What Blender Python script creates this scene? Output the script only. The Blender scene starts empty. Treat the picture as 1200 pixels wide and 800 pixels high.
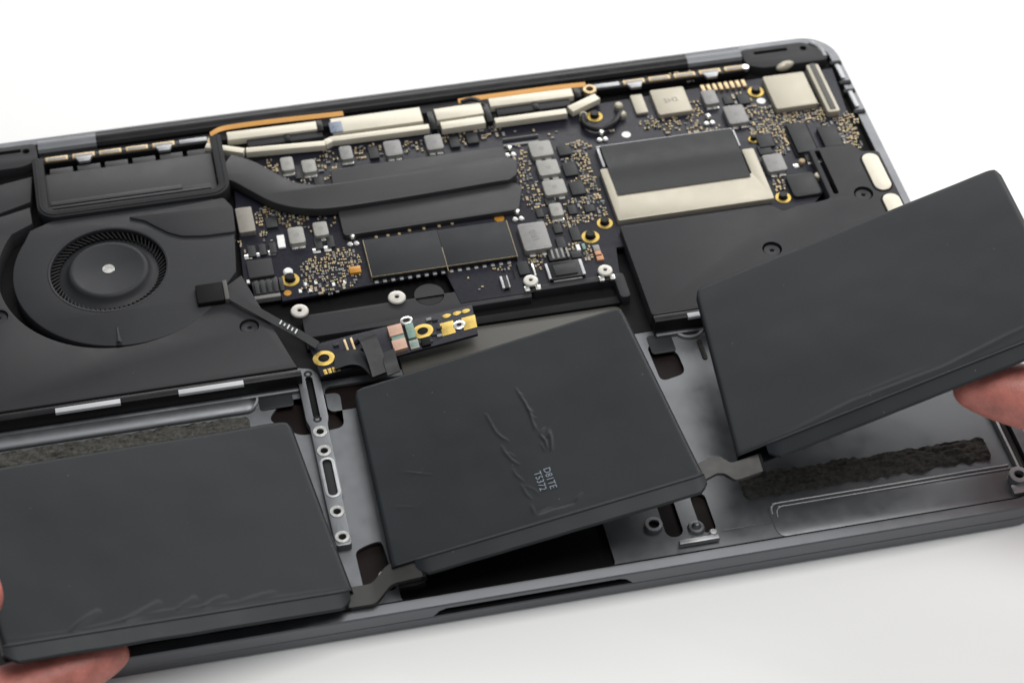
import bpy, bmesh, math, random
import numpy as np
from mathutils import Vector, Matrix, noise
from mathutils.geometry import tessellate_polygon

# ------------------------------------------------------------------ camera, world, lamps, exposure
S = 0.001                                   # the script is written in millimetres
SC = bpy.context.scene
COL = SC.collection
cd = bpy.data.cameras.new('camera'); cam = bpy.data.objects.new('camera', cd); COL.objects.link(cam)
cd.sensor_width = 36; cd.lens = 79.364
cd.clip_start = 0.02; cd.clip_end = 20
_r = [[0.976908, -0.213332, 0.011814], [0.147136, 0.711813, 0.686785], [0.154922, 0.669188, -0.726765]]                               # right, up, forward of the camera
cam.matrix_world = Matrix(((_r[0][0], _r[1][0], -_r[2][0], (-90.865, -467.098, 486.945)[0]*S), (_r[0][1], _r[1][1], -_r[2][1], (-90.865, -467.098, 486.945)[1]*S),
                           (_r[0][2], _r[1][2], -_r[2][2], (-90.865, -467.098, 486.945)[2]*S), (0, 0, 0, 1)))
cd.dof.use_dof = True; cd.dof.focus_distance = 0.655; cd.dof.aperture_fstop = 16
SC.camera = cam
SC.render.engine = 'CYCLES'
SC.cycles.use_denoising = True
SC.cycles.max_bounces = 8
vs = SC.view_settings
vs.view_transform = 'Standard'; vs.look = 'None'; vs.exposure = 0.0; vs.gamma = 1; vs.use_curve_mapping = False
w = bpy.data.worlds.new('World'); SC.world = w; w.use_nodes = True
bg = w.node_tree.nodes['Background']; bg.inputs[0].default_value = (0.93, 0.96, 1.0, 1); bg.inputs[1].default_value = 0.36

def area(name, loc, target, sx, sy, power, col):
    l = bpy.data.lights.new(name, 'AREA'); l.shape = 'RECTANGLE'; l.size = sx; l.size_y = sy; l.energy = power; l.color = col
    o = bpy.data.objects.new(name, l); COL.objects.link(o); o.location = loc
    o.rotation_euler = (Vector(target)-Vector(loc)).to_track_quat('-Z', 'Y').to_euler()
    return o
area('softbox_overhead', (0.22, 0.0, 1.0), (0.03, 0.0, 0), 0.7, 0.5, 7.6, (1, 0.985, 0.96))
area('added_back_light', (0.36, 0.72, 0.44), (0.06, 0.28, 0), 1.8, 0.25, 8.2, (1, 0.99, 0.975))  # added strip light that whitens the rear table and brightens the right rim

# ------------------------------------------------------------------ materials
def mat(name, base, rough=0.5, metal=0.0, var=0.12, vscale=60, bump=0.0, bscale=2500, spec=0.5, rvar=0.08, coat=0.0, sss=0.0):
    m = bpy.data.materials.new(name); m.use_nodes = True; nt = m.node_tree; N = nt.nodes; L = nt.links
    b = N['Principled BSDF']; b.inputs['Metallic'].default_value = metal; b.inputs['Specular IOR Level'].default_value = spec
    tc = N.new('ShaderNodeTexCoord')
    n1 = N.new('ShaderNodeTexNoise'); n1.inputs['Scale'].default_value = vscale; n1.inputs['Detail'].default_value = 6; n1.inputs['Roughness'].default_value = .65
    L.new(tc.outputs['Object'], n1.inputs['Vector'])
    r = N.new('ShaderNodeMapRange'); r.inputs[1].default_value = .3; r.inputs[2].default_value = .7; r.inputs[3].default_value = 1-var; r.inputs[4].default_value = 1+var
    L.new(n1.outputs[0], r.inputs[0])
    mx = N.new('ShaderNodeVectorMath'); mx.operation = 'MULTIPLY'; mx.inputs[0].default_value = base
    L.new(r.outputs[0], mx.inputs[1]); L.new(mx.outputs[0], b.inputs['Base Color'])
    r2 = N.new('ShaderNodeMapRange'); r2.inputs[1].default_value = .3; r2.inputs[2].default_value = .7; r2.inputs[3].default_value = max(.02, rough-rvar); r2.inputs[4].default_value = min(1, rough+rvar)
    L.new(n1.outputs[0], r2.inputs[0]); L.new(r2.outputs[0], b.inputs['Roughness'])
    if bump:
        n2 = N.new('ShaderNodeTexNoise'); n2.inputs['Scale'].default_value = bscale; n2.inputs['Detail'].default_value = 3
        L.new(tc.outputs['Object'], n2.inputs['Vector'])
        bp = N.new('ShaderNodeBump'); bp.inputs['Strength'].default_value = bump; bp.inputs['Distance'].default_value = 0.0002
        L.new(n2.outputs[0], bp.inputs['Height']); L.new(bp.outputs[0], b.inputs['Normal'])
    if sss:
        b.inputs['Subsurface Weight'].default_value = sss; b.inputs['Subsurface Radius'].default_value = (1.0, .35, .2); b.inputs['Subsurface Scale'].default_value = 0.0025
    if coat: b.inputs['Coat Weight'].default_value = coat; b.inputs['Coat Roughness'].default_value = .15
    return m
M = {
 'table': mat('white_table', (.80, .80, .795), .55, 0, .012, 12, .04, 4000, .3),
 'alu': mat('grey_aluminium', (.158, .165, .174), .43, .68, .05, 150, .05, 9000),
 'rimalu': mat('rim_aluminium', (.145, .149, .159), .42, .88, .05, 120, .015, 9000),
 'alubright': mat('bright_aluminium', (.36, .365, .375), .45, .8, .08, 300, .08, 6000),
 'cell': mat('battery_foil', (.0102, .0128, .0152), .43, 0, .07, 45, .10, 5200, .22, .05),
 'celledge': mat('battery_edge', (.018, .0195, .022), .5, 0, .08, 80, .1, 5000, .22),
 'plastic': mat('black_plastic', (.0255, .0255, .028), .52, 0, .08, 70, .16, 6000, .2),
 'fanplastic': mat('fan_plastic', (.021, .022, .0247), .5, 0, .08, 70, .14, 6000, .22),
 'rubber': mat('black_rubber', (.0155, .016, .0175), .6, 0, .12, 90, .1, 5000, .2),
 'deep': mat('deep_black', (.004, .004, .0045), .6, 0, .1, 80, .06, 3000, .12),
 'gloss': mat('glossy_black', (.008, .008, .009), .32, 0, .1, 80, .02, 3000, .25),
 'brown': mat('dark_brown_backplate', (.0085, .0045, .0042), .5, 0, .15, 80, .05, 3000, .1),
 'bay': mat('bay_floor', (.078, .076, .067), .55, .1, .08, 60, .1, 5000, .4),
 'pcb': mat('circuit_board', (.0105, .011, .018), .42, 0, .25, 900, .12, 7000, .25),
 'pipe': mat('heat_pipe_paint', (.022, .022, .024), .5, 0, .07, 60, .14, 6000, .45),
 'chip': mat('chip_black', (.020, .021, .0225), .45, 0, .12, 200, .1, 7000, .25),
 'ssd': mat('ssd_black', (.016, .0172, .0205), .5, 0, .08, 100, .1, 7000, .22),
 'ind': mat('inductor_grey', (.26, .255, .235), .45, .2, .10, 500, .16, 6000),
 'ind2': mat('inductor_dark', (.20, .197, .192), .42, .25, .10, 500, .12, 6000),
 'brownchip': mat('warm_grey_shield', (.20, .185, .16), .42, .3, .10, 500, .12, 6000),
 'cream': mat('nickel_shield', (.38, .35, .28), .42, .35, .035, 220, .05, 7000),
 'creampaint': mat('cream_bracket', (.60, .56, .46), .42, .25, .04, 220, .06, 7000),
 'steel': mat('bright_steel', (.80, .79, .75), .25, .9, .06, 300, .03, 5000),
 'white': mat('white_print', (.78, .78, .76), .5, 0, .06, 300, 0, 3000),
 'strip': mat('light_grey_strip', (.44, .45, .46), .45, 0, .06, 200, .06, 4000),
 'screwhead': mat('screw_nickel', (.56, .54, .49), .36, .35, .05, 300, .04, 5000),
 'gold': mat('gold_plating', (.52, .37, .10), .42, .8, .10, 600, .05, 6000),
 'palegold': mat('pale_gold_contact', (.55, .42, .25), .42, .7, .12, 700, .05, 6000),
 'edgegold': mat('dull_gold_edge', (.30, .25, .16), .5, .6, .15, 900, .05, 6000),
 'tinygold': mat('pale_tin_gold', (.50, .41, .22), .42, .7, .15, 900, .05, 6000),
 'kapton': mat('orange_polyimide', (.44, .20, .02), .34, .15, .15, 300, .05, 6000),
 'copper': mat('pink_copper', (.46, .29, .215), .5, .3, .12, 900, .1, 6000),
 'green': mat('green_component', (.15, .24, .20), .45, 0, .25, 900, .1, 6000),
 'orange': mat('orange_capacitor', (.50, .24, .12), .5, 0, .2, 900, .1, 6000),
 'tan': mat('tan_ceramic', (.34, .25, .15), .5, 0, .25, 1500, .1, 6000),
 'foam': mat('adhesive_foam', (.058, .056, .050), .85, 0, .6, 900, .9, 2600, .2),
 'tab': mat('link_tab_black', (.020, .0195, .018), .42, 0, .1, 200, .1, 5000, .35),
 'skin': mat('skin', (.45, .160, .128), .44, 0, .24, 220, .7, 1500, .4, .06, 0, .35),
 'nail': mat('nail', (.62, .36, .30), .28, 0, .05, 90, 0, 2000, .5),
 'print': mat('grey_blue_print', (.16, .19, .225), .5, 0, .35, 2500, 0, 3000),
 'mark': mat('dark_mark', (.135, .132, .125), .5, 0, .15, 900, 0, 3000),
 'bluecell': mat('blue_grey_window', (.16, .19, .25), .3, 0, .2, 900, .05, 3000),
}

def specks(m, scale, size, col):             # stray pale dust specks
    nt = m.node_tree; N = nt.nodes; L = nt.links; b = N['Principled BSDF']; src = b.inputs['Base Color'].links[0].from_socket
    tc = N.new('ShaderNodeTexCoord'); v = N.new('ShaderNodeTexVoronoi'); v.inputs['Scale'].default_value = scale; L.new(tc.outputs['Object'], v.inputs['Vector'])
    n = N.new('ShaderNodeTexNoise'); n.inputs['Scale'].default_value = scale*.35; L.new(tc.outputs['Object'], n.inputs['Vector'])
    th = N.new('ShaderNodeMath'); th.operation = 'MULTIPLY'; th.inputs[1].default_value = size; L.new(n.outputs[0], th.inputs[0])
    lt = N.new('ShaderNodeMath'); lt.operation = 'LESS_THAN'; L.new(v.outputs['Distance'], lt.inputs[0]); L.new(th.outputs[0], lt.inputs[1])
    mx = N.new('ShaderNodeMix'); mx.data_type = 'RGBA'; L.new(lt.outputs[0], mx.inputs[0]); L.new(src, mx.inputs[6]); mx.inputs[7].default_value = (*col, 1); L.new(mx.outputs[2], b.inputs['Base Color'])
specks(M['cell'], 160, .05, (.10, .105, .11)); specks(M['plastic'], 190, .045, (.09, .09, .09)); specks(M['fanplastic'], 190, .045, (.09, .09, .09)); specks(M['table'], 40, .012, (.45, .45, .44))

# ------------------------------------------------------------------ mesh helpers
W = {}                                       # world position (mm) of each object that has children
class B:
    def __init__(s): s.v = []; s.f = []; s.m = []
    def add(s, vs, fs, mi=0):
        k = len(s.v); s.v += [tuple(map(float, v)) for v in vs]; s.f += [tuple(i+k for i in f) for f in fs]; s.m += [mi]*len(fs)
        return s
    def prism(s, outer, z0, z1, bev=0.0, holes=(), mi=0, mitop=None):
        outer = ccw(outer); mt = mi if mitop is None else mitop
        if bev: ins = inset(outer, bev)
        else: ins = outer
        n = len(outer)
        rings = [[(x, y, z0) for x, y in outer], [(x, y, z1-bev) for x, y in outer]]
        if bev:
            mid = inset(outer, bev*.29); rings.append([(x, y, z1-bev*.29) for x, y in mid]); rings.append([(x, y, z1) for x, y in ins])
        for a, b in zip(rings[:-1], rings[1:]):
            s.add(a+b, [(i, (i+1) % n, n+(i+1) % n, n+i) for i in range(n)], mi)
        hs = [ccw(h) for h in holes]
        for h in hs:
            k = len(h)
            s.add([(x, y, z0) for x, y in h]+[(x, y, z1) for x, y in h], [(i, k+i, k+(i+1) % k, (i+1) % k) for i in range(k)], mi)
        for z, lp, mm, flip in ((z1, ins, mt, False), (z0, outer, mi, True)):
            loops = [[Vector((x, y, 0)) for x, y in lp]]+[[Vector((x, y, 0)) for x, y in h] for h in hs]
            flat = [p for l in loops for p in l]
            tr = []
            for t in tessellate_polygon(loops):
                a, b, c = (flat[i] for i in t)
                cr = (b-a).cross(c-a).z
                if abs(cr) < 1e-9: continue
                t = tuple(t) if (cr > 0) != flip else tuple(t)[::-1]
                tr.append(t)
            s.add([(p.x, p.y, z) for p in flat], tr, mm)
        return s
    def box(s, x0, y0, x1, y1, z0, z1, bev=0.0, mi=0): return s.prism([(x0, y0), (x1, y0), (x1, y1), (x0, y1)], z0, z1, bev, (), mi)
    def rbox(s, x0, y0, x1, y1, z0, z1, r=.5, bev=0.0, mi=0): return s.prism(rr(x0, y0, x1, y1, r), z0, z1, bev, (), mi)
    def lathe(s, x, y, prof, n=28, mi=0, closed=False):
        k = len(prof)
        vs = [(x+r*math.cos(2*math.pi*i/n), y+r*math.sin(2*math.pi*i/n), z) for i in range(n) for r, z in prof]
        fs = []
        for i in range(n):
            j = (i+1) % n
            for q in range(k if closed else k-1):
                p = (q+1) % k
                fs.append((i*k+q, j*k+q, j*k+p, i*k+p))
        return s.add(vs, fs, mi)
    def cyl(s, x, y, r, z0, z1, n=24, bev=.1, mi=0): return s.lathe(x, y, [(0, z0), (r, z0), (r, z1-bev), (r-bev, z1), (0, z1)], n, mi)
    def ring(s, x, y, r0, r1, z0, z1, n=28, mi=0):
        b = min(.12, (r1-r0)/4)
        return s.lathe(x, y, [(r0, z0), (r1, z0), (r1, z1-b), (r1-b, z1), (r0+b, z1), (r0, z1-b)], n, mi, True)
    def tube(s, pts, r, n=10, mi=0):
        pts = [Vector(p) for p in pts]; rs = r if isinstance(r, (list, tuple)) else [r]*len(pts); vs = []
        for i, p in enumerate(pts):
            t = (pts[min(i+1, len(pts)-1)]-pts[max(i-1, 0)]).normalized()
            u = t.cross(Vector((0, 0, 1)) if abs(t.z) < .9 else Vector((1, 0, 0))).normalized(); w_ = u.cross(t)
            vs += [tuple(p+(u*math.cos(2*math.pi*k/n)+w_*math.sin(2*math.pi*k/n))*rs[i]) for k in range(n)]
        fs = [(i*n+k, i*n+(k+1) % n, (i+1)*n+(k+1) % n, (i+1)*n+k) for i in range(len(pts)-1) for k in range(n)]
        fs += [tuple(range(n))[::-1], tuple(range((len(pts)-1)*n, len(pts)*n))]
        return s.add(vs, fs, mi)
    def ribbon(s, pts, wv, th, mi=0):        # strip of rectangular section: half-width vector wv, thickness th downwards
        pts = [Vector(p) for p in pts]; n = len(pts); vs = []
        wvs = [Vector(q) for q in wv] if isinstance(wv[0], (tuple, list, Vector)) else [Vector(wv)]*n
        for i, p in enumerate(pts):
            t = (pts[min(i+1, n-1)]-pts[max(i-1, 0)]).normalized(); q = wvs[i]; d = t.cross(q).normalized()*th
            if d.z > 0: d = -d
            vs += [tuple(p-q), tuple(p+q), tuple(p+q+d), tuple(p-q+d)]
        fs = [(i*4+k, i*4+(k+1) % 4, i*4+4+(k+1) % 4, i*4+4+k) for i in range(n-1) for k in range(4)]+[(0, 1, 2, 3), (n*4-1, n*4-2, n*4-3, n*4-4)]
        return s.add(vs, fs, mi)

def area2(p): return sum(p[i][0]*p[(i+1) % len(p)][1]-p[(i+1) % len(p)][0]*p[i][1] for i in range(len(p)))
def ccw(p): p = [tuple(q[:2]) for q in p]; return p if area2(p) > 0 else p[::-1]
def inset(p, d):
    o = []; n = len(p)
    for i in range(n):
        a, b, c = Vector(p[i-1]), Vector(p[i]), Vector(p[(i+1) % n])
        e1 = (b-a); e2 = (c-b)
        if e1.length < 1e-6 or e2.length < 1e-6: o.append(tuple(b)); continue
        e1.normalize(); e2.normalize()
        n1 = Vector((-e1.y, e1.x)); n2 = Vector((-e2.y, e2.x)); m = n1+n2
        k = max(.35, 1+n1.dot(n2)); o.append(tuple(b+m*(d/k)))
    return o
def rr(x0, y0, x1, y1, r, n=5):
    r = min(r, (x1-x0)/2*.98, (y1-y0)/2*.98); o = []
    for cx, cy, a in ((x1-r, y0+r, -90), (x1-r, y1-r, 0), (x0+r, y1-r, 90), (x0+r, y0+r, 180)):
        o += [(cx+r*math.cos(math.radians(a+90*k/n)), cy+r*math.sin(math.radians(a+90*k/n))) for k in range(n+1)]
    return o
def circ(x, y, r, n=32, a0=0, a1=360): return [(x+r*math.cos(math.radians(a0+(a1-a0)*k/n)), y+r*math.sin(math.radians(a0+(a1-a0)*k/n))) for k in range(n if a1-a0 == 360 else n+1)]
def roundpoly(p, r, n=4):
    p = ccw(p); o = []; m = len(p)
    for i in range(m):
        a, b, c = Vector(p[i-1]), Vector(p[i]), Vector(p[(i+1) % m])
        u = (a-b); v = (c-b); q = min(r, u.length*.45, v.length*.45); u.normalize(); v.normalize()
        s0 = b+u*q; s1 = b+v*q
        for k in range(n+1):
            t = k/n; o.append(tuple(s0*(1-t)**2+b*2*t*(1-t)+s1*t*t))
    return o
def spline(pts, n=8):
    pts = [Vector(p) for p in pts]; o = []
    for i in range(len(pts)-1):
        a = pts[max(i-1, 0)]; b = pts[i]; c = pts[i+1]; d = pts[min(i+2, len(pts)-1)]
        for k in range(n):
            t = k/n; o.append(.5*((2*b)+(c-a)*t+(2*a-5*b+4*c-d)*t*t+(3*b-a-3*c+d)*t**3))
    return o+[pts[-1]]

def mk(name, b, mats, parent=None, label=None, origin=None, kind=None, sharp=32):
    v = np.array(b.v)
    if origin is None:
        lo, hi = v.min(0), v.max(0); origin = ((lo[0]+hi[0])/2, (lo[1]+hi[1])/2, lo[2])
    me = bpy.data.meshes.new(name)
    me.from_pydata([tuple(q) for q in ((v-np.array(origin))*S)], [], b.f)
    for m in (mats if isinstance(mats, (list, tuple)) else [mats]): me.materials.append(M[m])
    me.polygons.foreach_set('material_index', b.m)
    bm = bmesh.new(); bm.from_mesh(me); bmesh.ops.remove_doubles(bm, verts=bm.verts, dist=2e-6); bmesh.ops.recalc_face_normals(bm, faces=bm.faces); bm.to_mesh(me); bm.free()
    me.polygons.foreach_set('use_smooth', [True]*len(me.polygons)); me.set_sharp_from_angle(angle=math.radians(sharp))
    o = bpy.data.objects.new(name, me); COL.objects.link(o)
    place(o, origin, parent)
    if label: o['label'] = label
    if kind: o['kind'] = kind
    return o
def place(o, loc, parent=None):
    W[o.name] = Vector(loc)
    if parent is not None: o.parent = parent; o.location = (Vector(loc)-W[parent.name])*S
    else: o.location = Vector(loc)*S
def dup(o, loc, parent):                     # a copy that shares the mesh
    c = o.copy(); COL.objects.link(c)
    if 'label' in c and not c.parent: pass
    place(c, loc, parent); return c
def thing(name, label, cat, loc, group=None):
    o = bpy.data.objects.new(name, None); COL.objects.link(o); o.empty_display_size = .01
    place(o, loc); o['label'] = label; o['category'] = cat
    if group: o['group'] = group
    return o
class Frame:                                 # bilinear patch over four corners (top-left, top-right, bottom-right, bottom-left), with a height
    def __init__(s, c):
        s.c = [Vector(p) for p in c]; a, b, cc, d = s.c
        s.n = (a-cc).cross(d-b).normalized()
        if s.n.z < 0: s.n = -s.n
        s.w = ((b-a).length+(cc-d).length)/2; s.h = ((d-a).length+(cc-b).length)/2
    def __call__(s, x, y, h=0):              # x, y in mm from the top-left corner, along the top edge and down the left edge
        u, v = x/s.w, y/s.h; a, b, c, d = s.c
        return a*(1-u)*(1-v)+b*u*(1-v)+c*u*v+d*(1-u)*v+s.n*h
def warp(b, fr):
    b.v = [tuple(fr(x, -y, z)) for x, y, z in b.v]; return b
def text(name, body, size, fr, x, y, h, ang, m, parent):
    c = bpy.data.curves.new('t', 'FONT'); c.body = body; c.size = size; c.extrude = .02; c.align_x = 'CENTER'; c.align_y = 'CENTER'; c.resolution_u = 2
    o = bpy.data.objects.new('t', c); COL.objects.link(o)
    me = o.to_mesh(); b = B(); ca, sa = math.cos(ang), math.sin(ang)
    vs = [(v.co.x*ca-v.co.y*sa+x, v.co.x*sa+v.co.y*ca+y, v.co.z+h) for v in me.vertices]
    fs = [tuple(p.vertices) for p in me.polygons]
    o.to_mesh_clear(); bpy.data.objects.remove(o); bpy.data.curves.remove(c)
    b.add(vs, fs)
    if fr: warp(b, fr)
    return mk(name, b, m, parent)

rnd = random.Random(7)

# ------------------------------------------------------------------ table
b = B(); b.add([(-1600, -1300, 0), (1600, -1300, 0), (1600, 1900, 0), (-1600, 1900, 0)], [(0, 1, 2, 3)])
tb = mk('table_surface', b, 'table', origin=(0, 0, 0), kind='structure'); tb.location.z = -13.6*S

# ------------------------------------------------------------------ laptop chassis
lap = thing('laptop', 'open dark grey laptop chassis lying upside down on a white table', 'laptop', (0, 0, -13.6))
HW, HD = 152.0, 106.2
# rim: rings of a rounded rectangle, dense along the front so that the thumb notch can be pressed in
def outline(off, n=10, r=12.0):
    r = max(1.5, r-off); x0, y0, x1, y1 = -HW+off, -HD+off, HW-off, HD-off; o = []
    for cx, cy, a in ((x1-r, y1-r, 0), (x0+r, y1-r, 90), (x0+r, y0+r, 180), (x1-r, y0+r, 270)):
        o += [(cx+r*math.cos(math.radians(a+90*k/n)), cy+r*math.sin(math.radians(a+90*k/n))) for k in range(n+1)]
        if a == 180:
            k = 150; o += [(x0+r+(x1-x0-2*r)*i/k, y0) for i in range(1, k)]
    return o
rings = []
base = outline(0)
def notch(x, y):                             # height of the notch's upper edge and whether the wall is pushed in
    if y > -HD+1: return -9.0, 0
    d = 27.0-abs(x)
    if d <= 0: return -9.0, 0
    rr_ = 2.6
    return (-6.2 if d > rr_ else -9.0+math.sqrt(max(0, rr_*rr_-(rr_-d)**2))*2.8/rr_), 1
for row in range(3):
    ring = []
    for x, y in base:
        ze, k = notch(x, y)
        ring.append((x, y+(5.0 if row < 2 else 0)*k, -9.0 if row == 0 else (ze-.5*k if row == 1 else ze)))
    rings.append(ring)
for off, z in [(0, -6.0), (.04, -5.2), (.35, -4.78), (2.7, -4.62), (3.1, -4.6), (3.4, -4.6), (3.55, -4.9), (3.6, -7.9)]:
    rings.append([(x, y, z) for x, y in outline(off)])
b = B(); n = len(rings[0])
for a, c in zip(rings[:-1], rings[1:]): b.add(a+c, [(i, (i+1) % n, n+(i+1) % n, n+i) for i in range(n)])
mk('rim', b, 'rimalu', lap, sharp=11)
b = B(); b.prism(outline(1.0), -9.75, -9.05); mk('gasket', b, 'deep', lap)
b = B(); o0 = outline(.3)
lid = [(1.6, -13.55), (.5, -13.1), (.3, -12.5), (.3, -9.95), (.6, -9.65)]
rg = [[(x, y, z) for x, y in outline(o_)] for o_, z in lid]
for a, c in zip(rg[:-1], rg[1:]): b.add(a+c, [(i, (i+1) % n, n+(i+1) % n, n+i) for i in range(n)])
b.add(rg[0], [tuple(range(n))[::-1]]); b.add(rg[-1], [tuple(range(n))])
mk('display_lid', b, 'rimalu', lap)
# backplate seen through the floor's openings, its brown darkened to stand in for their depth
b = B(); b.box(-147, -102, 147, 100, -8.95, -8.6); mk('keyboard_backplate', b, 'brown', lap)
# battery tray floor with its openings
ZF = -7.2
holes = [roundpoly([(-56.9,-22), (-39.6,-21.8), (-40.4,-35.6), (-53.5,-36.5), (-61.8,-28.4)], 2.5),
         roundpoly([(-45.1,-81.3), (-41,-79.5), (-37.3,-79), (-35.9,-96.5), (-44.9,-96.7)], 1.6),
         roundpoly([(53.7,-21.6), (62.1,-25.9), (62.5,-35.2), (54.3,-37.1)], 2.5),
         rr(*(40.8,-94.5,45.9,-75.5), 3.0), rr(*(50.8,-94.9,55.2,-80.4), 2.2), rr(-35.5, -101.2, 24.5, -66, 2), rr(-44.0, -29, 30, -19, 2)]
b = B(); b.prism([(-148, -102.9), (148, -102.9), (148, -16.5), (-148, -16.5)], -8.2, ZF, 0, holes); mk('tray_floor', b, 'alu', lap)
b = B(); b.box(-37.5, -101.9, 26.5, -64, -8.55, -8.35); mk('trackpad_backplate', b, 'deep', lap)
# black strip below the rim: its colour stands in for a shaded groove
b = B(); b.box(-148, -102.75, 148, -100.5, -7.3, -6.95, .1); mk('black_groove_strip', b, 'deep', lap)
# floor below boards, speakers and fan
b = B(); b.box(-148.2, -16.4, 148.2, 101, -8.2, -7.0); mk('rear_floor', b, 'deep', lap)
# centre bay plate seen between the frame and the middle cell
b = B(); b.prism(roundpoly([(-20, -26), (50, -26), (50, -4.5), (-20, -4.5)], 3), -7.0, -6.6, .1); mk('bay_floor', b, 'bay', lap)
# midwall left and right: ridge with a dark front face and pale strips on its edge
for (x0, x1, strips) in ((-148, -50.0, [(-121.6,-15.4,-102.9,-13.2), (-86.1,-15.6,-67.1,-13.4)]), (57.0, 148, [(67.2,-13.4,71,-13.1)])):
    b = B(); b.box(x0, -18.6, x1, -15.8, -8, -1.1, .5); wall = mk('divider_wall', b, 'gloss', lap)
    for q in strips:
        b = B(); b.box(q[0], -18.9, q[2], -17.1, -1.9, -.85, .15); mk('pale_strip', b, 'strip', wall)
    b = B(); b.box(x0+.3, -20.0, x1-.5, -18.5, -8, -5.9, .5); mk('lower_step', b, 'alu', wall)
# rounded trough along the tray, left side, with ring at its end
b = B(); xs = [-147, -67.4]; pr = []
for k in range(15):
    a = math.radians(180*k/14); pr.append((-22.2+2.7*math.cos(a), -6.9+1.3*math.sin(a)))
vs_ = []
for k in range(8):
    a = math.radians(90*k/7); sc = math.cos(a); xx = -67.4+3.0*math.sin(a)
    vs_.append([(xx, -22.2+(y+22.2)*max(sc, .02), -6.9+(z+6.9)*max(sc, .02)) for y, z in pr])
loops = [[(-147, y, z) for y, z in pr]]+vs_
for a, c in zip(loops[:-1], loops[1:]): b.add(a+c, [(i, i+1, 15+i+1, 15+i) for i in range(14)])
mk('rounded_rail', b, 'alu', lap)
b = B(); b.ring(*(-67.2,-20.1), 3.0, 3.8, -7.2, -6.2); mk('floor_ring', b, 'alubright', lap)
b = B(); b.ring(*(67.9,-17.3), 4.0, 4.9, -7.2, -6.2); mk('floor_ring', b, 'alubright', lap)
b = B(); b.rbox(*(54.5,-26.1,62,-18.4), -7.2, -6.9, 1, .1); mk('recess_panel', b, 'celledge', lap)
b = B(); b.rbox(*(69,-31,70.5,-22.9), -7.2, -6.9, 2, .1); mk('adhesive_pad', b, 'foam', lap)
b = B(); b.rbox(*(-63.5,-24.6,-53.5,-18.7), -7.2, -6.9, 1, .1); mk('recess_panel', b, 'celledge', lap)
# left bar with slots, screw eyes
bx0, bx1 = -50.2, -45.6
b = B(); zb = -4.6
slotA = rr(-49.0, -33.0, -46.9, -16.2, 1.0); slotB = rr(-49.2, -62.5, -46.5, -49.0, 1.3)
eyes = [(-47.9, -38.2), (-47.9, -45.6), (-47.9, -68.4), (-47.9, -77.6)]
b.prism(roundpoly([(bx0, -80.5), (bx1, -80.5), (bx1, -63.5), (-45.2, -62.0), (-45.2, -49.0), (bx1+.3, -47.5), (bx1+.3, -35.6), (-44.6, -33.4), (-44.6, -16.4), (-46.6, -13.2), (-52.4, -11.6), (-53.4, -14.0), (-51.2, -15.4), (-51.2, -33.4), (bx0-.3, -35.6), (bx0-.3, -62)], 1.0), -7.2, zb, .25, [slotA, slotB]+[circ(x, y, 1.05, 16) for x, y in eyes])
bar = mk('spacer_bar', b, 'alu', lap)
for x, y in eyes:
    b = B(); b.ring(x, y, 1.05, 2.15, zb-.2, zb+.22, 24); mk('screw_eye', b, 'steel', bar)
for y in (-15.2, -33.3):
    b = B(); b.lathe(-47.9, y, [(0, zb-.25), (.5, zb-.25), (.6, zb+.05), (1.2, zb+.1), (1.35, zb-.1), (1.35, zb-.6)], 20); mk('screw', b, 'gloss', bar)
b = B(); b.rbox(-49.1, -62.4, -46.6, -49.1, -7.0, -5.0, 1.2, .2); mk('rubber_insert', b, 'rubber', bar)
b = B(); b.prism(rr(-50.0, -63.2, -45.6, -48.3, 2.0), zb-.2, zb+.15, .05, [slotB]); mk('slot_rim', b, 'alubright', bar)
b = B(); b.rbox(-49.0, -32.4, -47.0, -16.6, -7.0, -6.0, .9, .1); mk('slot_floor', b, 'deep', bar)
# fasteners of the front strip
b = B(); x, y = (38.2,-89.3); b.ring(x, y, 1.5, 2.5, -7.2, -6.3, 28); b.cyl(x, y, 1.5, -7.3, -7.1, 20, 0, 1); mk('screw_eye', b, ['alubright', 'deep'], lap)
b = B(); x, y = (49.6,-92.7); b.lathe(x, y, [(2.6, -7.2), (2.1, -6.3), (1.4, -6.2), (1.1, -5.6), (.8, -4.9), (0, -4.6)], 20); mk('locating_pin', b, 'alu', lap)
b = B(); q = (43.2,-98.8,54.6,-98.7); b.box(q[0], q[1], q[2], q[1]+1.6, -6.7, -5.2, .3); b.lathe(q[2]-1.2, q[1]+2.4, [(0, -4.8), (.9, -4.9), (1.3, -5.4), (1.3, -6.7)], 16); mk('clip', b, 'alubright', lap)
b = B(); x, y = (-27.4,-77.8); x, y = -38.2, -92.5; b.ring(x, y, 1.4, 2.4, -7.2, -6.0, 26); mk('screw_eye', b, 'steel', lap)
# right pocket lip: a two-step raised shelf in front of the adhesive
b = B(); b.prism(roundpoly([(71.2, -101), (71.2, -88.2), (144, -88.2), (144, -101)], 4), -7.3, -6.95, .25); sh_ = mk('front_shelf', b, 'alu', lap)
b = B(); lp = [(71.8, -92.5, -6.85), (72.2, -90.3, -6.85), (73.6, -89.1, -6.85), (76, -88.9, -6.85), (110, -88.9, -6.85), (143.5, -88.9, -6.85)]; b.tube(spline(lp, 5), .3, 8); b.tube(spline([(x+1.3, y-1.3, z) for x, y, z in lp], 5), .2, 8); mk('shelf_lip', b, 'alubright', sh_)
b = B(); b.box(*(56.8,-95.2,70.4,-94.9), -7.2, -6.95, .1); mk('floor_step', b, 'alu', lap)
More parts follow.
